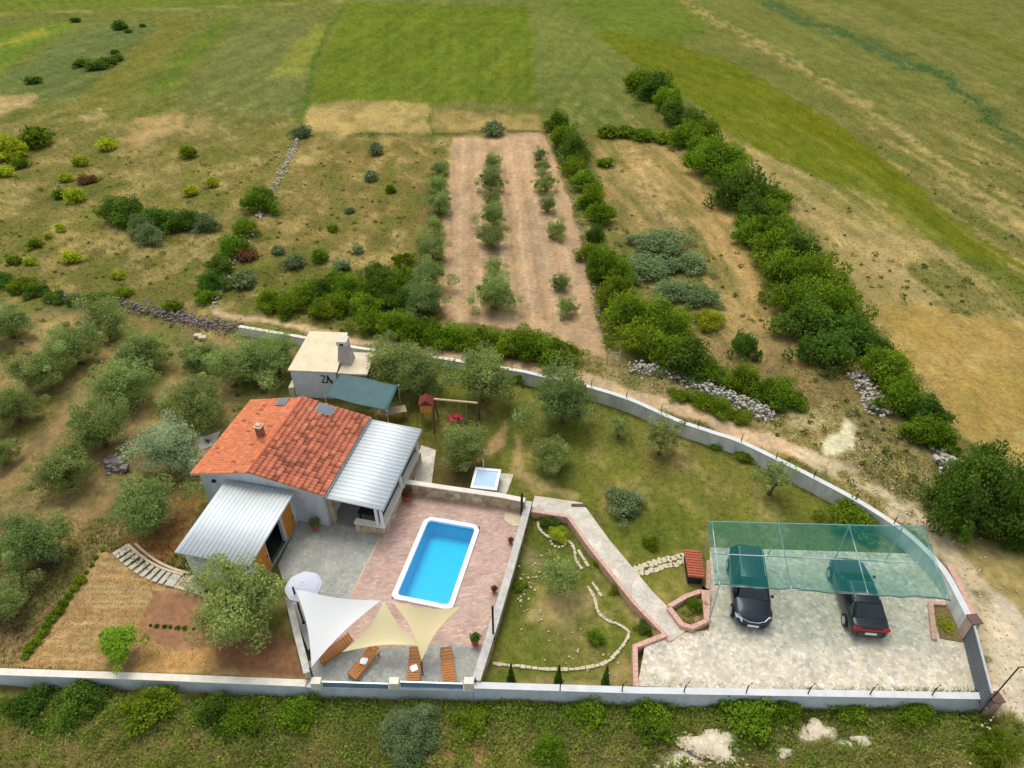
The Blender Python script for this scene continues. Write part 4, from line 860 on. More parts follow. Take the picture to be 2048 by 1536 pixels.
MB().box(sx0+.18, sx1-.18, sy0+.18, sy1, .0, .04).build('floor', M_dark, shed)
MB().box(sx1-.9, sx1-.85, oA-.3, oB+.3, .04, 2.15).build('indoor_shade_sheet', M_dark, shed)  # near-black sheet behind the opening: indoor shade put into colour, as on floor
for ya, yb2 in ((sy0+Ls*.06, oA-.06), (oB+.12, min(oB+.12+1.05, sy1-.1))):
    MB().box(sx1+.003, sx1+.04, ya, yb2, .0, 2.08).build('door_frame', M('door_frame', (214,180,136), .6, .1, 3, .1), shed)
    d_ = MB().box(sx1+.043, sx1+.075, ya+.08, yb2-.08, .02, 2.0).build('door', M_door, shed, .005)
    MB().box(sx1+.078, sx1+.12, yb2-.2, yb2-.15, .95, 1.05).build('handle', M_black, d_)
MB().box(sx0+.45, sx0+1.9, sy0-.02, sy0-.004, 1.5, 1.95).build('window', M('window_shaded', (150,160,176), .3, .1, 2, 0), shed)
MB().box(sx1+.02, sx1+.12, sy0, sy1, 0, .06).build('threshold', M('blue_grey_sill', (150,160,176), .7, .1, 3, .1), shed)

# annex with chimney
aO = G(575,741,2.35); AA = radians(-4); annex = thing('annex', 'small stone annex with cream roof and big grey chimney behind the house', 'annex', (aO[0], aO[1], 0), AA)
MB().box(.12, 3.2, .12, 3.9, 0, 2.3).build('wall', M('annex_wall', (206,210,212), .85, .12, 2, .1), annex)
rr_ = MB(); rr_.add([(0,0,2.3),(3.35,0,2.3),(3.1,4.1,2.75),(.35,4.1,2.75),(0,0,2.38),(3.35,0,2.38),(3.1,4.1,2.85),(.35,4.1,2.85)], [(0,3,2,1),(4,5,6,7),(0,1,5,4),(1,2,6,5),(2,3,7,6),(3,0,4,7)]).build('roof', M_cream, annex, .02)
MB().box(3.2, 5.2, .25, 2.4, 0, 2.12).build('side_wall', M_stone, annex)
MB().box(3.36, 5.35, .08, 2.6, 2.12, 2.24).build('side_roof', M('beige_slab', (214,196,168), .9, .15, 2, .2), annex, .02)
chm = MB(); chm.add([(3.1,1.0,2.2),(4.1,1.0,2.2),(4.1,2.0,2.2),(3.1,2.0,2.2),(3.3,1.2,3.7),(3.85,1.2,3.7),(3.85,1.8,3.7),(3.3,1.8,3.7)], [(0,3,2,1),(4,5,6,7),(0,1,5,4),(1,2,6,5),(2,3,7,6),(3,0,4,7)])
chm = chm.build('chimney', M('chimney_grey', (172,160,152), .9, .14, 3, .3), annex, .02)
MB().box(3.22, 3.93, 1.12, 1.88, 3.7, 4.05).build('chimney_cap', M('chimney_cap_pale', (214,200,186), .9, .1, 3, .2), chm, .03)
MB().box(3.45, 3.7, 1.10, 1.13, 3.75, 3.9).build('flue_opening', M_dark, chm)
mb = MB()
for s in [((2.15,1.95),(2.45,1.95)),((2.45,1.95),(2.2,1.45)),((2.15,1.4),(2.5,1.4)),((2.55,1.4),(2.62,2.0)),((2.62,2.0),(2.8,1.35)),((2.57,1.65),(2.75,1.65)),((2.85,1.35),(2.85,1.6))]:
    mb.tube([(s[0][0], .09, s[0][1]), (s[1][0], .09, s[1][1])], .035, 6)
mb.build('iron_ornament', M_black, annex)
MB().box(-.25, .1, .0, 1.6, 0, .9).build('side_steps', M_palestone, annex)
tz = 2.25; tp = [G(a, b, tz) for a, b in [(650,792),(773,818),(796,767),(682,746)]]
tarp = thing('tarp_shelter', 'teal tarpaulin shelter between the annex and the tiled roof', 'shelter')
g = 14; V = []; Q = []
for j in range(g+1):
    for i in range(g+1):
        u, v_ = i/g, j/g; p = np.array(tp[0])*(1-u)*(1-v_)+np.array(tp[1])*u*(1-v_)+np.array(tp[2])*u*v_+np.array(tp[3])*(1-u)*v_
        p[2] += -.18*sin(pi*u)*sin(pi*v_)+.03*sin(9*u+4*v_)-.15*u; V.append(p)
for j in range(g):
    for i in range(g): k = j*(g+1)+i; Q.append((k, k+1, k+g+2, k+g+1))
so_ = link('tarpaulin', npmesh('tarpaulin', V, Q, None, True), M_tarp, tarp); so_.modifiers.new('thickness', 'SOLIDIFY').thickness = .02
for k in range(4): MB().tube([(tp[k][0], tp[k][1], 0), (tp[k][0], tp[k][1], tz-(.15 if k in (1,2) else 0)+.03)], .035, 8).build('pole', M_steel, tarp)
brg = thing('garden_table', 'wooden table in the shade at the right end of the teal tarpaulin', 'table', G(790,838), .3)
MB().box(-.8,.8,-.35,.35,.7,.75).build('table_top', M('weathered_wood', (170,150,124), .8, .2, 5, .2), brg, .01)
for sx in (-.65,.65): MB().box(sx-.05,sx+.05,-.3,.3,0,.7).build('leg', M_wood, brg)

# ------------------------------------------------------------------ play equipment, hot tub
sw = thing('swing_set', 'wooden swing frame with a small yellow and dark red play cabin in the shade', 'swing set')
M_pine = M('pale_timber', (206,178,134), .7, .15, 5, .2)
zt = 2.2; A_, B_ = np.array(G(868,798,zt)), np.array(G(955,806,zt))
MB().tube([A_, B_], .07, 8).build('top_beam', M_pine, sw)
for e in (A_, B_):
    for s in (-1, 1): MB().tube([e, (e[0]+.05*s, e[1]+s*.85, 0)], .05, 6).build('leg', M('dark_timber', (92,70,54), .8, .2, 5, .2), sw)
m_ = A_*.35+B_*.65
for k in (-.22, .22): MB().tube([(m_[0]+k, m_[1], zt), (m_[0]+k, m_[1], .5)], .015, 5).build('rope', M_steel, sw)
MB().box(m_[0]-.26, m_[0]+.26, m_[1]-.12, m_[1]+.12, .46, .5).build('swing_seat', M_black, sw, .01)
cb = G(853,812,1.2); MB().box(cb[0]-.38, cb[0]+.38, cb[1]-.38, cb[1]+.38, .9, 1.6).build('cabin', M('yellow_panel', (208,156,70), .6, .1, 4, .1), sw, .02)
MB().add([(cb[0]-.48,cb[1]-.48,1.6),(cb[0]+.48,cb[1]-.48,1.6),(cb[0]+.48,cb[1]+.48,1.6),(cb[0]-.48,cb[1]+.48,1.6),(cb[0],cb[1]-.4,1.95),(cb[0],cb[1]+.4,1.95)], [(0,3,2,1),(0,1,4),(1,2,5,4),(2,3,5),(3,0,4,5)]).build('cabin_roof', M('dark_red_roof', (112,50,42), .7, .15, 4, .1), sw)
for sx in (-.34,.34):
    for sy in (-.34,.34): MB().box(cb[0]+sx-.04, cb[0]+sx+.04, cb[1]+sy-.04, cb[1]+sy+.04, 0, .9).build('cabin_post', M_wood, sw)
rc = G(912,838,.3); o = thing('toy_car', 'red plastic ride-on toy on the grass below the swing beam', 'toy car', (rc[0], rc[1], 0), .3)
MB().box(-.5,.5,-.28,.28,.14,.42).build('body', M('red_plastic', (170,30,52), .35, .1, 3, 0), o, .08)
MB().box(-.2,.25,-.24,.24,.42,.62).build('cabin', M('red_plastic_top', (150,26,46), .35, .1, 3, 0), o, .08)
for sx in (-.32,.32):
    for sy in (-.29,.29): MB().tube([(sx, sy-.04, .13), (sx, sy+.04, .13)], .13, 12).build('wheel', M_black, o)
tc_ = G(972,958,.7); ht = thing('hot_tub', 'square stone-clad hot tub with white rim and pale blue water behind the pool wall', 'hot tub', (tc_[0], tc_[1], 0), radians(-8))
MB().box(-.72,.72,-.8,.8,0,.66).build('base', M_stone, ht, .01)
mb = MB(); mb.box(-.78,.78,-.86,-.66,.66,.76).box(-.78,.78,.66,.86,.66,.76).box(-.78,-.6,-.66,.66,.66,.76).box(.6,.78,-.66,.66,.66,.76); mb.build('rim', M_white, ht, .02)
MB().box(-.6,.6,-.66,.66,.664,.70).build('water', M('tub_water', (176,206,224), .08, .06, 2, 0, 0, .6), ht)
MB().tube([(-.3,.9,0),(-.3,.9,1.3),(-.3,.75,1.5)], .035, 8).build('pipe', M_steel, ht)

# ------------------------------------------------------------------ parasol, sails, loungers
um = G(607,1172,2.2); par = thing('parasol', 'round pale grey parasol above the terrace left wall', 'parasol', (um[0], um[1], 0), .2)
nb = 8; mb = MB(); vs = [(0,0,2.55)]; fs = []
for ring, (rr0, z0) in enumerate(((.36,2.44),(.70,2.30),(.88,2.18),(.88,2.08))):
    for k in range(nb*3):
        a = 2*pi*k/(nb*3); s_ = 1-.04*(1 if k % 3 else 0); vs.append((rr0*cos(a)*s_, rr0*sin(a)*s_, z0))
nn = nb*3
for k in range(nn): fs.append((0, 1+k, 1+(k+1) % nn))
for r_i in range(3):
    for k in range(nn): a = 1+r_i*nn; fs.append((a+k, a+nn+k, a+nn+(k+1) % nn, a+(k+1) % nn))
c_ = mb.add(vs, fs).build('canopy', M('grey_canvas', (196,198,206), .8, .05, 2, .05), par); c_.modifiers.new('thickness', 'SOLIDIFY').thickness = .012
MB().tube([(0,0,0),(0,0,2.6)], .025, 8).build('pole', M_white, par); MB().lathe([(0,0),(.28,0),(.28,.08),(.05,.12),(0,.12)]).build('base', M_dark, par)
for k in range(8): a = 2*pi*k/8; MB().tube([(0,0,2.2),(.6*cos(a),.6*sin(a),2.3)], .008, 4).build('rib', M_steel, par)
def sail(pts, mat, label, bow=.10, sag=.12):
    P = [np.array(G(a, b, z)) for a, b, z in pts]; c = sum(P)/3; n = 16; V = []; Q = []; ids = {}
    for i in range(n+1):
        for j in range(n+1-i):
            k = n-i-j; w_ = np.array([i, j, k])/n; p = w_[0]*P[0]+w_[1]*P[1]+w_[2]*P[2]
            e = 4*(w_[0]*w_[1]*(1-w_[2])**2+w_[1]*w_[2]*(1-w_[0])**2+w_[0]*w_[2]*(1-w_[1])**2)
            p = p+(c-p)*bow*2.0*e; p[2] -= sag*27*w_[0]*w_[1]*w_[2]
            ids[i, j] = len(V); V.append(p)
    for i in range(n):
        for j in range(n-i):
            Q.append((ids[i, j], ids[i+1, j], ids[i, j+1]))
            if j < n-i-1: Q.append((ids[i+1, j], ids[i+1, j+1], ids[i, j+1]))
    o = link('shade_sail', npmesh('shade_sail', V, Q, None, True), mat); return tag(o, label, 'shade sail')
def cloth(name, rgb, tr):
    m, t_ = newmat(name); d = N(t_, 'ShaderNodeBsdfDiffuse'); d.inputs[0].default_value = (*lin(rgb), 1); q = N(t_, 'ShaderNodeBsdfTranslucent'); q.inputs[0].default_value = (*lin(rgb), 1)
    s1 = N(t_, 'ShaderNodeMixShader'); s1.inputs[0].default_value = .22; t_.links.new(d.outputs[0], s1.inputs[1]); t_.links.new(q.outputs[0], s1.inputs[2])
    tp_ = N(t_, 'ShaderNodeBsdfTransparent'); s2 = N(t_, 'ShaderNodeMixShader'); s2.inputs[0].default_value = tr; t_.links.new(s1.outputs[0], s2.inputs[1]); t_.links.new(tp_.outputs[0], s2.inputs[2])
    o = N(t_, 'ShaderNodeOutputMaterial'); t_.links.new(s2.outputs[0], o.inputs[0]); return m
MS1 = cloth('white_sailcloth', (252,253,248), .02); MS2 = cloth('cream_sailcloth', (252,238,184), .06); MS3 = cloth('pale_cream_sailcloth', (252,236,178), .18)
sail([(591,1177,2.7),(762,1201,2.6),(623,1334,.9)], MS1, 'white triangular shade sail over the left part of the terrace', .07)
sail([(768,1201,2.6),(684,1304,1.3),(852,1292,1.25)], MS2, 'cream triangular shade sail in the middle, pointing up to the pool corner', .13)
sail([(784,1202,2.55),(922,1213,2.5),(843,1322,1.0)], MS3, 'thin cream triangular shade sail across the near end of the pool', .13)
pA, pB = np.array(G(586,1176,2.75)), np.array(G(985,1214,2.5))
cp = thing('sail_cable', 'thin cable carrying the shade sails between two poles across the terrace', 'cable')
pts = [pA*(1-k/12)+pB*k/12-np.array([0,0,.15*sin(pi*k/12)]) for k in range(13)]; MB().tube(pts, .012, 5).build('cable', M_steel, cp)
def pole(x, y, h, z0, label, r=.05, name='sail_pole', cat='pole', group=None):
    o = MB().tube([(0,0,0),(0,0,h)], r, 8).add([(-r*1.6,-r*1.6,0),(r*1.6,-r*1.6,0),(r*1.6,r*1.6,0),(-r*1.6,r*1.6,0),(-r*1.6,-r*1.6,.03),(r*1.6,-r*1.6,.03),(r*1.6,r*1.6,.03),(-r*1.6,r*1.6,.03)], [(0,3,2,1),(4,5,6,7),(0,1,5,4),(1,2,6,5),(2,3,7,6),(3,0,4,7)]).build(name, M_black)
    o.location = (x, y, z0); return tag(o, label, cat, group)
pole(pA[0], pA[1], 2.8, 0, 'dark pole at the left end of the sail cable behind the parasol'); pole(pB[0], pB[1], 2.55, .0, 'tall dark pole by the right terrace wall carrying the sail cable')
q_ = G(1047,1003,.9); pole(q_[0]-.1, q_[1]-.25, 1.8, 0, 'black pole in the corner where the two terrace walls meet', .07)
q_ = G(622,1336,.9); pole(q_[0], q_[1]-.1, 1.1, -.02, 'short pole holding the lowest corner of the white sail', .04)
q_ = G(843,1322,1.0); pole(q_[0], q_[1]-.1, 1.1, -.02, 'short pole holding the near corner of the thin cream sail', .03)
def lounger(px, py, ang, label, towel=None):
    p = G(px, py, .3); t = thing('sun_lounger', label, 'sun lounger', (p[0], p[1], .03), ang, 'wooden sun loungers by the front wall')
    mb = MB()
    for s in (-.29,.25): mb.box(s, s+.04, -.85, .85, .22, .28)
    mb.box(-.25,.25,-.85,-.81,.22,.28); mb.build('frame', M_wood, t, .005)
    mb = MB(); 
    for k in range(9): y = -.83+k*.125; mb.box(-.27,.27,y,y+.10,.285,.31)
    mb.build('slatted_seat', M_wood, t, .003)
    mb = MB()
    for k in range(4): y = .31+k*.13; z = .31+k*.06; mb.add([(-.27,y,z),(.27,y,z),(.27,y+.10,z+.045),(-.27,y+.10,z+.045),(-.27,y,z+.025),(.27,y,z+.025),(.27,y+.10,z+.07),(-.27,y+.10,z+.07)], [(0,3,2,1),(4,5,6,7),(0,1,5,4),(1,2,6,5),(2,3,7,6),(3,0,4,7)])
    mb.build('backrest', M_wood, t, .003)
    for sx in (-.27,.27):
        for sy in (-.75,.7): MB().box(sx-.03,sx+.03,sy-.03,sy+.03,0,.22).build('leg', M_wood, t)
    if towel is not None:
        q = (p[0]-sin(ang)*towel, p[1]+cos(ang)*towel); mb = MB(); n = 8; V = []; Q = []
        for j in range(n+1):
            for i in range(n+1):
                u, v_ = i/n-.5, j/n-.5; V.append((u*.36*(1-.3*abs(v_)), v_*.34*(1-.2*abs(u)), .05+.05*math.exp(-8*(u*u+v_*v_))+.015*sin(11*u+7*v_)))
        for j in range(n):
            for i in range(n): k = j*(n+1)+i; Q.append((k, k+1, k+n+2, k+n+1))
        o = link('towel', npmesh('towel', V, Q, None, True), M_white); o.modifiers.new('thickness', 'SOLIDIFY').thickness = .03
        o.location = (q[0], q[1], .33); o.rotation_euler = (0,0,ang+.4); tag(o, 'crumpled white towel on the '+label.split(',')[0], 'towel')
lounger(672,1298,radians(-52),'wooden sun lounger half under the white sail, leftmost of four')
lounger(728,1324,radians(-32),'wooden sun lounger standing at an angle below the cream sail, second of four',.0)
lounger(829,1332,radians(2),'wooden sun lounger third from the left, straight to the wall',-.15)
lounger(896,1332,radians(10),'wooden sun lounger rightmost of four without towel')
def pot(px, py, label, r=.2, h=.35, L=SMALL, ps=.35, z=.03):
    p = G(px, py, z); t = thing('potted_plant', label, 'potted plant', (p[0], p[1], z), 0)
    MB().lathe([(0,0),(r*.7,0),(r,h),(r*1.1,h),(r*1.1,h+.04),(r*.9,h+.04),(r*.85,h-.04),(0,h-.04)], n=16).build('pot', M_terracotta, t, smooth=False)
    c = link('foliage', random.choice(L), None, t); c.location = (0,0,h+ps*.6); c.scale = (ps,ps,ps)
pot(816,1000,'red-leaved plant in a terracotta pot in the far left corner of the pool terrace',.24,.4,SRED,.36); pot(632,1058,'spiky plant in a terracotta pot against the house front',.22,.36,SGREY,.34)
pot(1021,1086,'small potted plant at the terrace wall, farthest of three',.12,.2,SRED,.18); pot(988,1184,'small potted plant at the terrace wall, middle of three',.12,.2,SRED,.2); pot(950,1288,'potted shrub at the terrace wall, nearest of three',.2,.4,SDARK,.3)

# ------------------------------------------------------------------ car shelter
NZ = 2.75; FL_, FR_, BR_, BL_ = [np.array(G(a, b, NZ)) for a, b in [(1430,1169),(1900,1198),(1848,1053),(1415,1042)]]
cs = thing('car_shelter', 'steel frame shelter with sagging teal shade net over two parked cars', 'car shelter')
def bil(u, v_): return FL_*(1-u)*(1-v_)+FR_*u*(1-v_)+BR_*u*v_+BL_*(1-u)*v_
V = []; Q = []; g1, g2 = 60, 20
for j in range(g2+1):
    for i in range(g1+1):
        u, v_ = i/g1, j/g2; p = bil(u, v_); bay = abs(sin(3*pi*u)); p[2] += .03-.07*bay*sin(pi*v_)
        if j == 0: p[1] += .05*sin(u*23)+.03*sin(u*61); p[2] -= .05
        V.append(p)
for j in range(g2):
    for i in range(g1): k = j*(g1+1)+i; Q.append((k, k+1, k+g1+2, k+g1+1))
mn, tn = newmat('teal_shade_net'); dn = N(tn, 'ShaderNodeBsdfDiffuse'); dn.inputs[0].default_value = (*lin((34,118,110)), 1); tpn = N(tn, 'ShaderNodeBsdfTransparent'); tpn.inputs[0].default_value = (.80,.96,.92,1); sn = N(tn, 'ShaderNodeMixShader')
nf, _ = noise_fac(tn, 1.2, 4, .6, 'Position'); rp = N(tn, 'ShaderNodeMapRange'); rp.inputs[3].default_value = .55; rp.inputs[4].default_value = .70; tn.links.new(nf, rp.inputs[0]); tn.links.new(rp.outputs[0], sn.inputs[0])
tn.links.new(dn.outputs[0], sn.inputs[1]); tn.links.new(tpn.outputs[0], sn.inputs[2]); on = N(tn, 'ShaderNodeOutputMaterial'); tn.links.new(sn.outputs[0], on.inputs[0])
link('shade_net', npmesh('shade_net', V, Q, None, True), mn, cs)
hem = [bil(k/60, 0)+np.array([0, .05*sin(k/60*23)+.03*sin(k/60*61), -.01]) for k in range(61)]
MB().tube(hem, .035, 6).build('net_hem', M('grey_green_hem', (92,112,104), .8, .2, 4, .1), cs)
for v_, nm in ((0,'front_beam'),(.47,'middle_beam'),(1,'rear_beam')):
    MB().tube([bil(0,v_)-[0,0,.04], bil(1 if v_ != .47 else .93,v_)-[0,0,.04]], .028, 6).build(nm, M_steel, cs)
for u in (.02,.33,.655,.99): MB().tube([bil(u,0)-[0,0,.0], bil(u,1)-[0,0,.0]], .028, 6).build('rafter', M_steel, cs)
for u in (.02,.33,.655,.9):
    for v_ in (0,.98):
        if v_ == 0 and u != .02: continue
        p = bil(u, v_); MB().tube([(p[0],p[1],0),(p[0],p[1],NZ-.03)], .032, 8).build('post', M_steel, cs)

# ------------------------------------------------------------------ cars
def car(name, px, py, ang, label, kind, paint):
    """x = right, y = forward; built at real size"""
    p = G(px, py, .8); t = thing(name, label, 'car', (p[0], p[1], .03), ang)
    suv = kind == 'suv'; Lc = 4.45; hw_ = .91; zr = 1.62 if suv else 1.45
    S = [(-2.22,.66,.30,.62,.66),(-2.18,.80,.26,.86,.92),(-2.05,.87,.22,.95,1.02 if suv else .98),(-1.5,.905,.2,.98,1.04),(-.6,.91,.2,.97,1.0),(.3,.91,.2,.95,.98),(.95,.905,.2,.93,.99),(1.5,.885,.2,.84,.93),(1.95,.83,.22,.74,.82),(2.15,.72,.26,.62,.70),(2.22,.55,.32,.52,.56)]
    V = []; Q = []
    for y, w_, zb, zs, zc in S:
        V += [(-w_*.92,y,zb),(-w_,y,zb+.15),(-w_*1.0,y,(zb+zs)/2+.1),(-w_*.97,y,zs),(-w_*.72,y,zc),(0,y,zc+.03),(w_*.72,y,zc),(w_*.97,y,zs),(w_,y,(zb+zs)/2+.1),(w_,y,zb+.15),(w_*.92,y,zb)]
    k = 11
    for i in range(len(S)-1):
        for j in range(k-1): Q.append((i*k+j, i*k+j+1, (i+1)*k+j+1, (i+1)*k+j))
        Q.append((i*k+k-1, i*k, (i+1)*k, (i+1)*k+k-1))
    mb = MB().add(V, Q); mb.f.append(tuple(range(k))); mb.f.append(tuple((len(S)-1)*k+j for j in range(k-1,-1,-1)))
    body = mb.build('body', paint, t, smooth=True); s = body.modifiers.new('sub', 'SUBSURF'); s.levels = 2; s.render_levels = 2
    # cabin: rear window base, roof rear, roof front, windscreen base
    yr0, yr1, yf1, yf0 = ((-2.08,-1.75,.25,1.05) if suv else (-1.75,-1.05,.15,1.0))
    A = [(-.80,yr0,.96),(-.62,yr1,zr-.04),(-.62,yf1,zr-.03),(-.78,yf0,.93)]; zm = zr+.02
    cab = MB(); rows = []
    for a, b, c, crown in ((.80,yr0,.94,.0),(.64,yr1,zr-.07,.05),(.63,(yr1+yf1)/2,zr-.03,.05),(.63,yf1,zr-.06,.05),(.79,yf0,.92,.02)):
        rows.append([(-a,b,c),(-a*.86,b,c+crown*.75),(0,b,c+crown),(a*.86,b,c+crown*.75),(a,b,c)])
    vs = [v for r in rows for v in r]; fs = []
    for i in range(4):
        for j in range(4): fs.append((i*5+j, i*5+j+1, (i+1)*5+j+1, (i+1)*5+j))
    # sides
    base = len(vs); vs += [(-.86,yr0,.9),(-.86,yf0,.9),(.86,yf0,.9),(.86,yr0,.9)]
    fs += [(base,0,5,10,15,20,base+1)[::-1], (base+3,4,9,14,19,24,base+2)]
    cabo = cab.add(vs, fs).build('roof', paint, t, .03, True)
    def pane(nm, q, off): MB().add([tuple(np.array(v)+np.array(off)) for v in q], [(0,1,2,3)]).build(nm, M_glassdark, t)
    def lerp4(r0, r1, a, b, e):
        r0 = [np.array(v) for v in r0]; r1 = [np.array(v) for v in r1]; f = lambda r, s: r[0]*(1-s)+r[4]*s+np.array([0,0,(r[2][2]-r[0][2])*.8])
        L0, R0 = f(r0, e), f(r0, 1-e); L1, R1 = f(r1, e), f(r1, 1-e); return [L0*(1-a)+L1*a, R0*(1-a)+R1*a, R0*(1-b)+R1*b, L0*(1-b)+L1*b]
    pane('windscreen', lerp4(rows[3], rows[4], .08, .95, .06), (0,.02,.03)); pane('rear_window', lerp4(rows[0], rows[1], .15, .9, .08), (0,-.02,.03))
    for sgn in (-1, 1):
        for ya, yb2 in ((yr1+.08, (yr1+yf1)/2-.03), ((yr1+yf1)/2+.03, yf1+.25)):
            q = [(sgn*.835,ya-.1,.98),(sgn*.835,yb2,.98),(sgn*.67,yb2-.05,zr-.14),(sgn*.67,ya,zr-.14)]; pane('side_window', q, (sgn*.012,0,0))
        for y in (-1.38, 1.38):
            wh = bpy.data.objects.new('wheel', None); COL.objects.link(wh); wh.parent = t; wh.location = (sgn*.84,y,.33)
            MB().tube([(-.11,0,0),(.11,0,0)], .33, 20).build('tyre', M_black, wh, .03); MB().tube([(-.118,0,0),(.118,0,0)], .2, 14).build('rim', M_steel, wh)
        MB().box(sgn*.93-.07, sgn*.93+.07, .72,.86,.98,1.10).build('wing_mirror', paint, t, .03)
        MB().tube([(sgn*.56,yr1+.15,zr+.03),(sgn*.56,yf1-.15,zr+.04)], .022, 6).build('roof_rail', M('chrome', (214,218,222), .25, .05, 2, 0, .9), t)
        MB().add([(sgn*.50,2.155,.60),(sgn*.78,1.93,.62),(sgn*.84,1.80,.76),(sgn*.52,2.06,.72)], [(0,1,2,3)]).build('headlight', M('lamp_glass', (212,220,226), .15, .05, 2, 0), t).modifiers.new('thickness','SOLIDIFY').thickness = .06
        MB().box(min(sgn*.50,sgn*.83), max(sgn*.50,sgn*.83), -2.22, -2.06, .78, .92).build('tail_light', M('red_lens', (176,22,34), .25, .08, 2, 0), t, .03)
    if suv: MB().tube([(-.74,1.84,.80),(-.52,2.08,.735),(-.2,2.19,.70),(.2,2.19,.70),(.52,2.08,.735),(.74,1.84,.80)], .018, 6).build('chrome_strip', M('bright_chrome', (214,218,222), .25, .05, 2, 0, .7), t)
    else: MB().box(-.5,.5,-2.235,-2.18,.80,.86).build('light_bar', M('red_lens', (176,22,34), .25, .08, 2, 0), t, .01)
    MB().box(-.26,.26,-2.26,-2.20,.55,.67).build('number_plate', M_white, t); MB().box(-.26,.26,2.22,2.25,.42,.54).build('number_plate', M_white, t)
    MB().box(-.55,.55,2.17,2.225,.44,.58).build('grille', M_dark, t, .02)
    return t
def carp(name, col):
    m, t_ = newmat(name); b = N(t_, 'ShaderNodeBsdfPrincipled'); b.inputs['Base Color'].default_value = (*lin(col), 1); b.inputs['Metallic'].default_value = .3; b.inputs['Roughness'].default_value = .35; b.inputs['Coat Weight'].default_value = .5; b.inputs['Coat Roughness'].default_value = .08
    o = N(t_, 'ShaderNodeOutputMaterial'); t_.links.new(b.outputs[0], o.inputs[0]); return m
def hd(a, b):
    p, q = G(*a), G(*b); return math.atan2(q[1]-p[1], q[0]-p[0])-pi/2
car('parked_car', 1500, 1168, hd((1491,1095),(1508,1245)), 'black car parked nose outwards under the teal net, left of two', 'suv', carp('black_paint', (30,34,44)))
car('parked_car', 1716, 1184, hd((1740,1255),(1690,1112)), 'dark car with red tail lights parked nose inwards under the net, right of two', 'hatch', carp('dark_green_black_paint', (34,42,44)))

# ------------------------------------------------------------------ gate, posts, small things
ga, gb = G(1947,1248,1.25), G(1984,1388,1.25); gate = thing('sliding_gate', 'long grey sheet metal sliding gate at the right end of the drive', 'gate')
d = np.array(gb)-np.array(ga); mb = MB().obox(ga, gb, .05, .02, 1.25); mb.build('gate_panel', M_grey, gate)
mb = MB()
for k in range(24): f = (k+.5)/24; p = np.array(ga)+d*f; mb.box(p[0]-.05, p[0]-.03, p[1]-.02, p[1]+.02, .08, 1.22)
mb.build('gate_ribs', M('gate_rib', (104,110,116), .5, .1, 3, 0), gate); MB().obox(ga, gb, .09, 1.25, 1.31).build('top_rail', M_steel, gate)
for (a, b), l in (((1948,1240),'brick gate pillar at the far end of the grey gate'), ((1996,1390),'brick gate pillar at the near end of the grey gate')):
    p = G(a, b, 1.3 if b < 1300 else .75); zt_ = 1.4 if b < 1300 else .6; t = thing('gate_pillar', l, 'pillar', (p[0], p[1], 0), .1)
    MB().box(-.22,.22,-.22,.22,-1,zt_-.08).build('shaft', M('pillar_pink', (186,160,146), .9, .25, 5, .3), t); MB().box(-.27,.27,-.27,.27,zt_-.08,zt_).build('pillar_cap', M('pillar_cap_dark', (112,86,76), .9, .25, 5, .3), t, .02)
p, q = G(1986,1392,.9), G(2032,1342,1.6); tag(MB().tube([(p[0],p[1],-.5),(p[0]+.05,p[1],1.0),(q[0],q[1],1.9),(q[0]+.3,q[1],1.92)], .03, 6).build('gate_lamp_arm', M_black), 'thin bent metal arm beside the near gate pillar', 'metal arm')
def fpost(px, py, z, h, label, group, lean=0):
    p = G(px, py, z); o = MB().tube([(0,0,-.05),(0,0,h*.75),(lean,lean*.4,h)], .028, 6).build('fence_post', M_black); o.location = (p[0], p[1], z); tag(o, label, 'fence post', group)
for i, px in enumerate([1120,1244,1368,1492,1616,1740,1864]): fpost(px, 1381+(px-1120)*.012, .30, .72, 'short black post on the long front wall, %s from the left' % ordw(i), 'posts on the front wall', .16)
for i, (px, py) in enumerate([(1024,738),(1183,772),(1253,795),(1322,824),(1396,853),(1482,884),(1552,917),(1628,954),(1712,999),(1788,1047)]): fpost(px, py, 1.05, .6, 'short black post on the curved wall, %s from the far end' % ordw(i), 'posts on the curved wall', .05)
fpost(952,1374,-.02,.75,'black post at the front corner of the terrace and lower lawn wall',None)
# stones
def stones(name, pts, n, size, mat, label, cat, spread=.25, zr=.25, kind=None):
    mb = MB(); P = [np.array(G(*p)) for p in pts]; seg = [np.linalg.norm(P[i+1]-P[i]) for i in range(len(P)-1)]; tot = sum(seg)
    for _ in range(n):
        s = random.uniform(0, tot); i = 0
        while s > seg[i] and i < len(seg)-1: s -= seg[i]; i += 1
        c = P[i]+(P[i+1]-P[i])*(s/seg[i]); rr = size*random.uniform(.5, 1.3); cx, cy = c[0]+random.gauss(0, spread), c[1]+random.gauss(0, spread); cz = random.uniform(0, zr)
        vs = []
        for a, b, e in ((-1,-1,-1),(1,-1,-1),(1,1,-1),(-1,1,-1),(-1,-1,1),(1,-1,1),(1,1,1),(-1,1,1)):
            vs.append((cx+a*rr*random.uniform(.5,1), cy+b*rr*random.uniform(.5,1), cz+e*rr*random.uniform(.35,.8)))
        mb.add(vs, [(0,3,2,1),(4,5,6,7),(0,1,5,4),(1,2,6,5),(2,3,7,6),(3,0,4,7)])
    o = mb.build(name, mat, None, .02); return tag(o, label, cat, None, kind)
stones('dry_stone_wall', [(1262,738),(1330,746),(1400,776),(1490,812),(1540,836)], 700, .10, M_rock, 'grey dry stone wall along the road above the curved wall', 'stone wall', .35, .5)
stones('dry_stone_wall', [(1712,752),(1728,775),(1745,800),(1752,830)], 260, .11, M_rock, 'grey dry stone wall end under the diagonal hedge', 'stone wall', .4, .5)
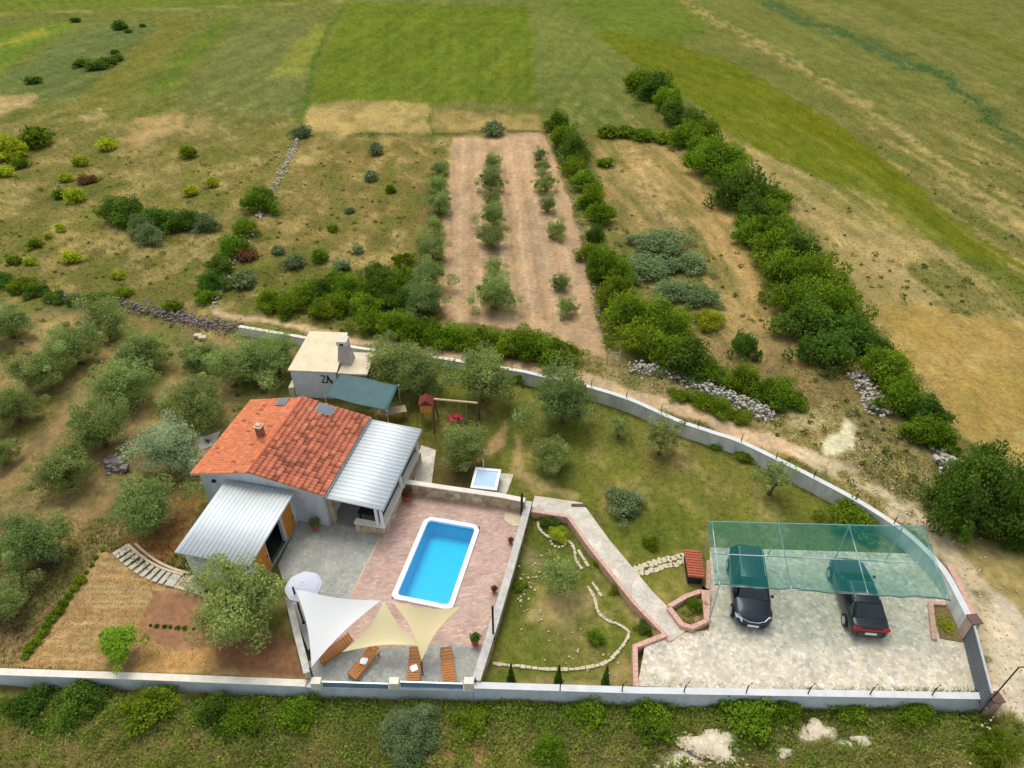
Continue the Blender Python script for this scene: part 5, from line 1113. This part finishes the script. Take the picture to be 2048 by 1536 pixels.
stones('dry_stone_wall', [(120,600),(230,612),(320,628),(400,650),(478,662)], 900, .085, M_rockdark, 'dark dry stone wall between the left orchard and the meadow', 'stone wall', .4, .5)
stones('dry_stone_wall', [(598,275),(575,325),(552,372),(540,400),(500,470),(455,545),(425,620)], 320, .12, M_rock, 'thin line of white stones running down the left meadow', 'stone wall', .25, .25)
stones('dry_stone_wall', [(1885,905),(1900,930),(1930,980)], 90, .2, M_rock, 'short stretch of grey stones beside the big round bush', 'stone wall', .35, .3)
stones('dry_stone_wall', [(1105,270),(1140,380),(1172,500),(1195,640)], 160, .09, M_rock, 'loose stones along the right edge of the ploughed strip', 'stone wall', .25, .2)
stones('stone_heap', [(228,928),(238,934)], 90, .2, M_rockdark, 'heap of dark stones and wood left of the silvery olive tree', 'stone heap', .2, .35)
stones('gravel_stones', [(1640,930),(1760,990),(1880,1080),(1960,1200),(2010,1330),(2030,1500)], 420, .05, M_gravel, 'loose pale stones on the road', 'stones', 1.0, .03, 'stuff')
stones('gravel_stones', [(1300,770),(1420,800),(1560,840),(1690,870),(1800,960)], 300, .06, M_gravel, 'loose pale stones on the verge above the curved wall', 'stones', .9, .04, 'stuff')
stones('chalk_rubble', [(1370,1500),(1425,1495),(1480,1505)], 160, .05, M_gravel, 'pale chalky rubble in the weeds below the drive wall', 'rubble', .5, .1, 'stuff').location.z = -.75
stones('planting_stones', [(1045,1115),(1075,1125),(1060,1160),(1040,1200),(1060,1235)], 50, .06, M_gravel, 'small scattered stones beside the terrace wall in the lower lawn', 'stones', .35, .02, 'stuff').location.z = -.42
stones('planting_stones', [(1120,1240),(1180,1300),(1230,1350)], 40, .05, M_gravel, 'small scattered stones in the near part of the lower lawn', 'stones', .6, .02, 'stuff').location.z = -.42
M_chalk = M('chalk', (212,198,170), .95, .3, 5, .9)
for hx_, hy_, rx_, ry_, hh_, lab_ in [(1425,1488,1.25,.7,.3,'largest pale chalk heap in the weeds below the drive wall'),(1642,1462,.65,.5,.2,'second largest pale chalk heap, right of the largest below the drive'),(1572,1502,.4,.25,.12,'small white chalk heap between two larger ones'),(1728,1478,.45,.25,.12,'small white chalk heap farthest right below the drive wall')]:
    p = G(hx_, hy_, -.75); V = []; Q = []; n_r, n_a = 10, 30
    for i_ in range(n_r+1):
        for k_ in range(n_a):
            a_ = 2*pi*k_/n_a; q_r = i_/n_r*(1+.22*sin(3*a_+hx_)+.12*sin(5*a_)); x_, y_ = rx_*q_r*cos(a_), ry_*q_r*sin(a_)
            V.append((x_, y_, hh_*(1-(i_/n_r)**1.6)-.12+.12*float(fbm(np.array(x_*2.2+9), np.array(y_*2.2+hx_), 4, 4)-.5)*2))
    for i_ in range(n_r):
        for k_ in range(n_a): Q.append((i_*n_a+k_, (i_+1)*n_a+k_, (i_+1)*n_a+(k_+1) % n_a, i_*n_a+(k_+1) % n_a))
    o = link('chalk_heap', npmesh('chalk_heap', V, Q, None, True), M_chalk); o.location = (p[0], p[1], -.72); tag(o, lab_, 'chalk heap')
for k, (a, b) in enumerate([(405,676),(396,672)]):
    p = G(a, b, .15); o = MB().box(-.3,.3,-.2,.2,-.1,.15).build('white_stone', M_palestone, None, .05); o.location = p; tag(o, ['flat white stone under the dark dry stone wall, right one','flat white stone under the dark dry stone wall, left one'][k], 'stone')
p = G(397,712,1.6); o = MB().box(-.18,.18,-.12,.12,0,.2).build('white_box', M_white, None, .03); o.location = G(395,722,0); tag(o, 'small white box in the orchard beside the pale olive tree', 'box')
p = G(107,1108,.3); t = thing('compost_bin', 'dark grey compost bin on the ground in the left orchard', 'bin', (p[0], p[1], 0), .2); MB().add([(-.4,-.35,0),(.4,-.35,0),(.4,.35,0),(-.4,.35,0),(-.3,-.27,.5),(.3,-.27,.5),(.3,.27,.5),(-.3,.27,.5)], [(0,3,2,1),(4,5,6,7),(0,1,5,4),(1,2,6,5),(2,3,7,6),(3,0,4,7)]).build('bin_body', M('bin_grey', (84,80,88), .7, .15, 4, .2), t, .03); MB().box(-.34,.34,-.3,.3,.5,.56).build('bin_lid', M('bin_lid', (128,124,134), .7, .15, 4, .2), t, .02)
# stone edging line of the lower lawn, a low kerb
E1 = smoothline([(1076,1042),(1078,1056),(1092,1070),(1112,1078),(1138,1082),(1148,1096),(1152,1118),(1164,1138)], 5); E2 = smoothline([(1176,1172),(1190,1198),(1196,1222),(1212,1238),(1240,1250),(1258,1266),(1238,1300),(1208,1326),(1160,1336),(1100,1338),(1040,1332),(985,1326)], 5)
for pts, l in ((E1, 'curved pale stone edging in the upper part of the lower lawn'), (E2, 'long winding pale stone edging round the near part of the lower lawn'), ([(1156,1100),(1178,1132)], 'short straight stone edging beside the walkway, upper one'), ([(1184,1164),(1204,1192)], 'short straight stone edging beside the walkway, lower one')):
    P = [np.array(G(a, b, -.36)) for a, b in pts]; mb = MB(); pos = 0
    for i in range(len(P)-1):
        nseg = max(1, int(np.linalg.norm(P[i+1]-P[i])/.3))
        for k in range(nseg):
            a, b = P[i]+(P[i+1]-P[i])*k/nseg, P[i]+(P[i+1]-P[i])*(k+.94)/nseg; a = a+np.array([random.uniform(-.025,.025), random.uniform(-.025,.025), 0]); mb.obox(a, b, .15+random.uniform(-.04,.04), -.5, -.36+random.uniform(-.02,.02))
    tag(mb.build('stone_edging', M_palestone, None, .012), l, 'edging')
mb = MB()
for k in range(12):
    a = k*2*pi/12; p = G(1117,1082,-.36); mb.box(p[0]+.42*cos(a)-.07, p[0]+.42*cos(a)+.07, p[1]+.42*sin(a)-.06, p[1]+.42*sin(a)+.06, -.48, -.34)
tag(mb.build('stone_ring', M_palestone, None, .02), 'ring of stones round the yellow-green shrub', 'stone ring')
# stepping stones
SM = []
for k in range(4):
    r = random.Random(k); mb = MB(); mb.prism([(.24*cos(a*pi/3)*r.uniform(.7,1.1), .19*sin(a*pi/3)*r.uniform(.7,1.1)) for a in range(6)], -.04, .03); o = mb.build('stepping_stone', M_palestone, None, .01); SM.append(o)
cnt = 0
for k in range(13):
    for s in (0, 1):
        u = (k+.3*s)/12.5; a = 1272+118*u; b = 1146-34*u**.8+s*14-7+random.uniform(-2,2)
        o = SM[cnt] if cnt < 4 else SM[cnt % 4].copy()
        if cnt >= 4: COL.objects.link(o)
        p = G(a, b, 0); o.location = (p[0], p[1], 0); o.rotation_euler = (0,0,random.uniform(0,6.28)); tag(o, 'irregular pale stepping stone of the path from walkway to drive', 'stepping stone', 'stepping stones'); cnt += 1
# wood store with tile roof beside the drive
p = G(1388,1128,.6); t = thing('wood_store', 'small dark wood store with red tile top beside the drive', 'wood store', (p[0], p[1], 0), radians(-4))
MB().box(-.36,.36,-.78,.78,0,.62).build('box', M_dark, t); r2 = MB(); r2.add([(-.42,-.86,.62),(.42,-.86,.56),(.42,.86,.56),(-.42,.86,.62),(-.42,-.86,.70),(.42,-.86,.64),(.42,.86,.64),(-.42,.86,.70)], [(0,3,2,1),(4,5,6,7),(0,1,5,4),(1,2,6,5),(2,3,7,6),(3,0,4,7)]); rf = r2.build('roof', M('store_roof', (172,98,72), .85, .25, 6, .4), t)
mb = MB()
for k in range(10): y = -.8+k*.17; mb.tube([(-.42,y,.70),(.42,y,.64)], .05, 6)
mb.build('roof_tiles', M_terracotta, rf)
p = G(1160,1010,.1); tag(MB().box(p[0]-.5, p[0]+.35, p[1]-.1, p[1]+.1, 0, .14).build('log', M_bark, None, .04), 'dark log lying on the grass at the bend of the walkway', 'log')
# curved slab steps left of the outbuilding
st = thing('garden_steps', 'curved flight of pale slabs with two stone borders left of the outbuilding', 'steps')
arc = smoothline([(242,1100),(262,1118),(290,1138),(322,1152),(352,1160)], 3); PA_ = [np.array(G(a, b, .06)) for a, b in arc]
tot = len(PA_)-1
for k in range(12):
    f = k/11*tot; i = min(int(f), tot-1); c = PA_[i]+(PA_[i+1]-PA_[i])*(f-i); d_ = PA_[min(i+1,tot)]-PA_[i]; a = math.atan2(d_[1], d_[0])
    o = MB().box(-.13,.13,-.42,.42,-.1,0).build('step', M('step_slab', (194,188,172), .85, .15, 3, .2) if k == 0 else bpy.data.materials['step_slab'], st, .012); o.location = (c[0], c[1], .10); o.rotation_euler = (0,0,a)
for off in ((14,-12),(28,-14)):
    P = [np.array(G(a+off[0], b+off[1], .15)) for a, b in arc]; strip(MB(), P, .13, -.1, .15).build('stone_border', M('border_stone', (206,184,150), .9, .15, 4, .3), st, .01)
# fence gate in the far road and stake
fg = thing('wire_gate', 'grey wire gate between the ploughed strip hedges', 'gate'); p = np.array(G(1214,728)); q = np.array(G(1238,730))
for e in (p, q): MB().tube([e, e+[0,0,1.3]], .04, 6).build('post', M_steel, fg)
for z in (.2,.5,.8,1.1): MB().tube([p+[0,0,z], q+[0,0,z]], .012, 4).build('rail', M_steel, fg)
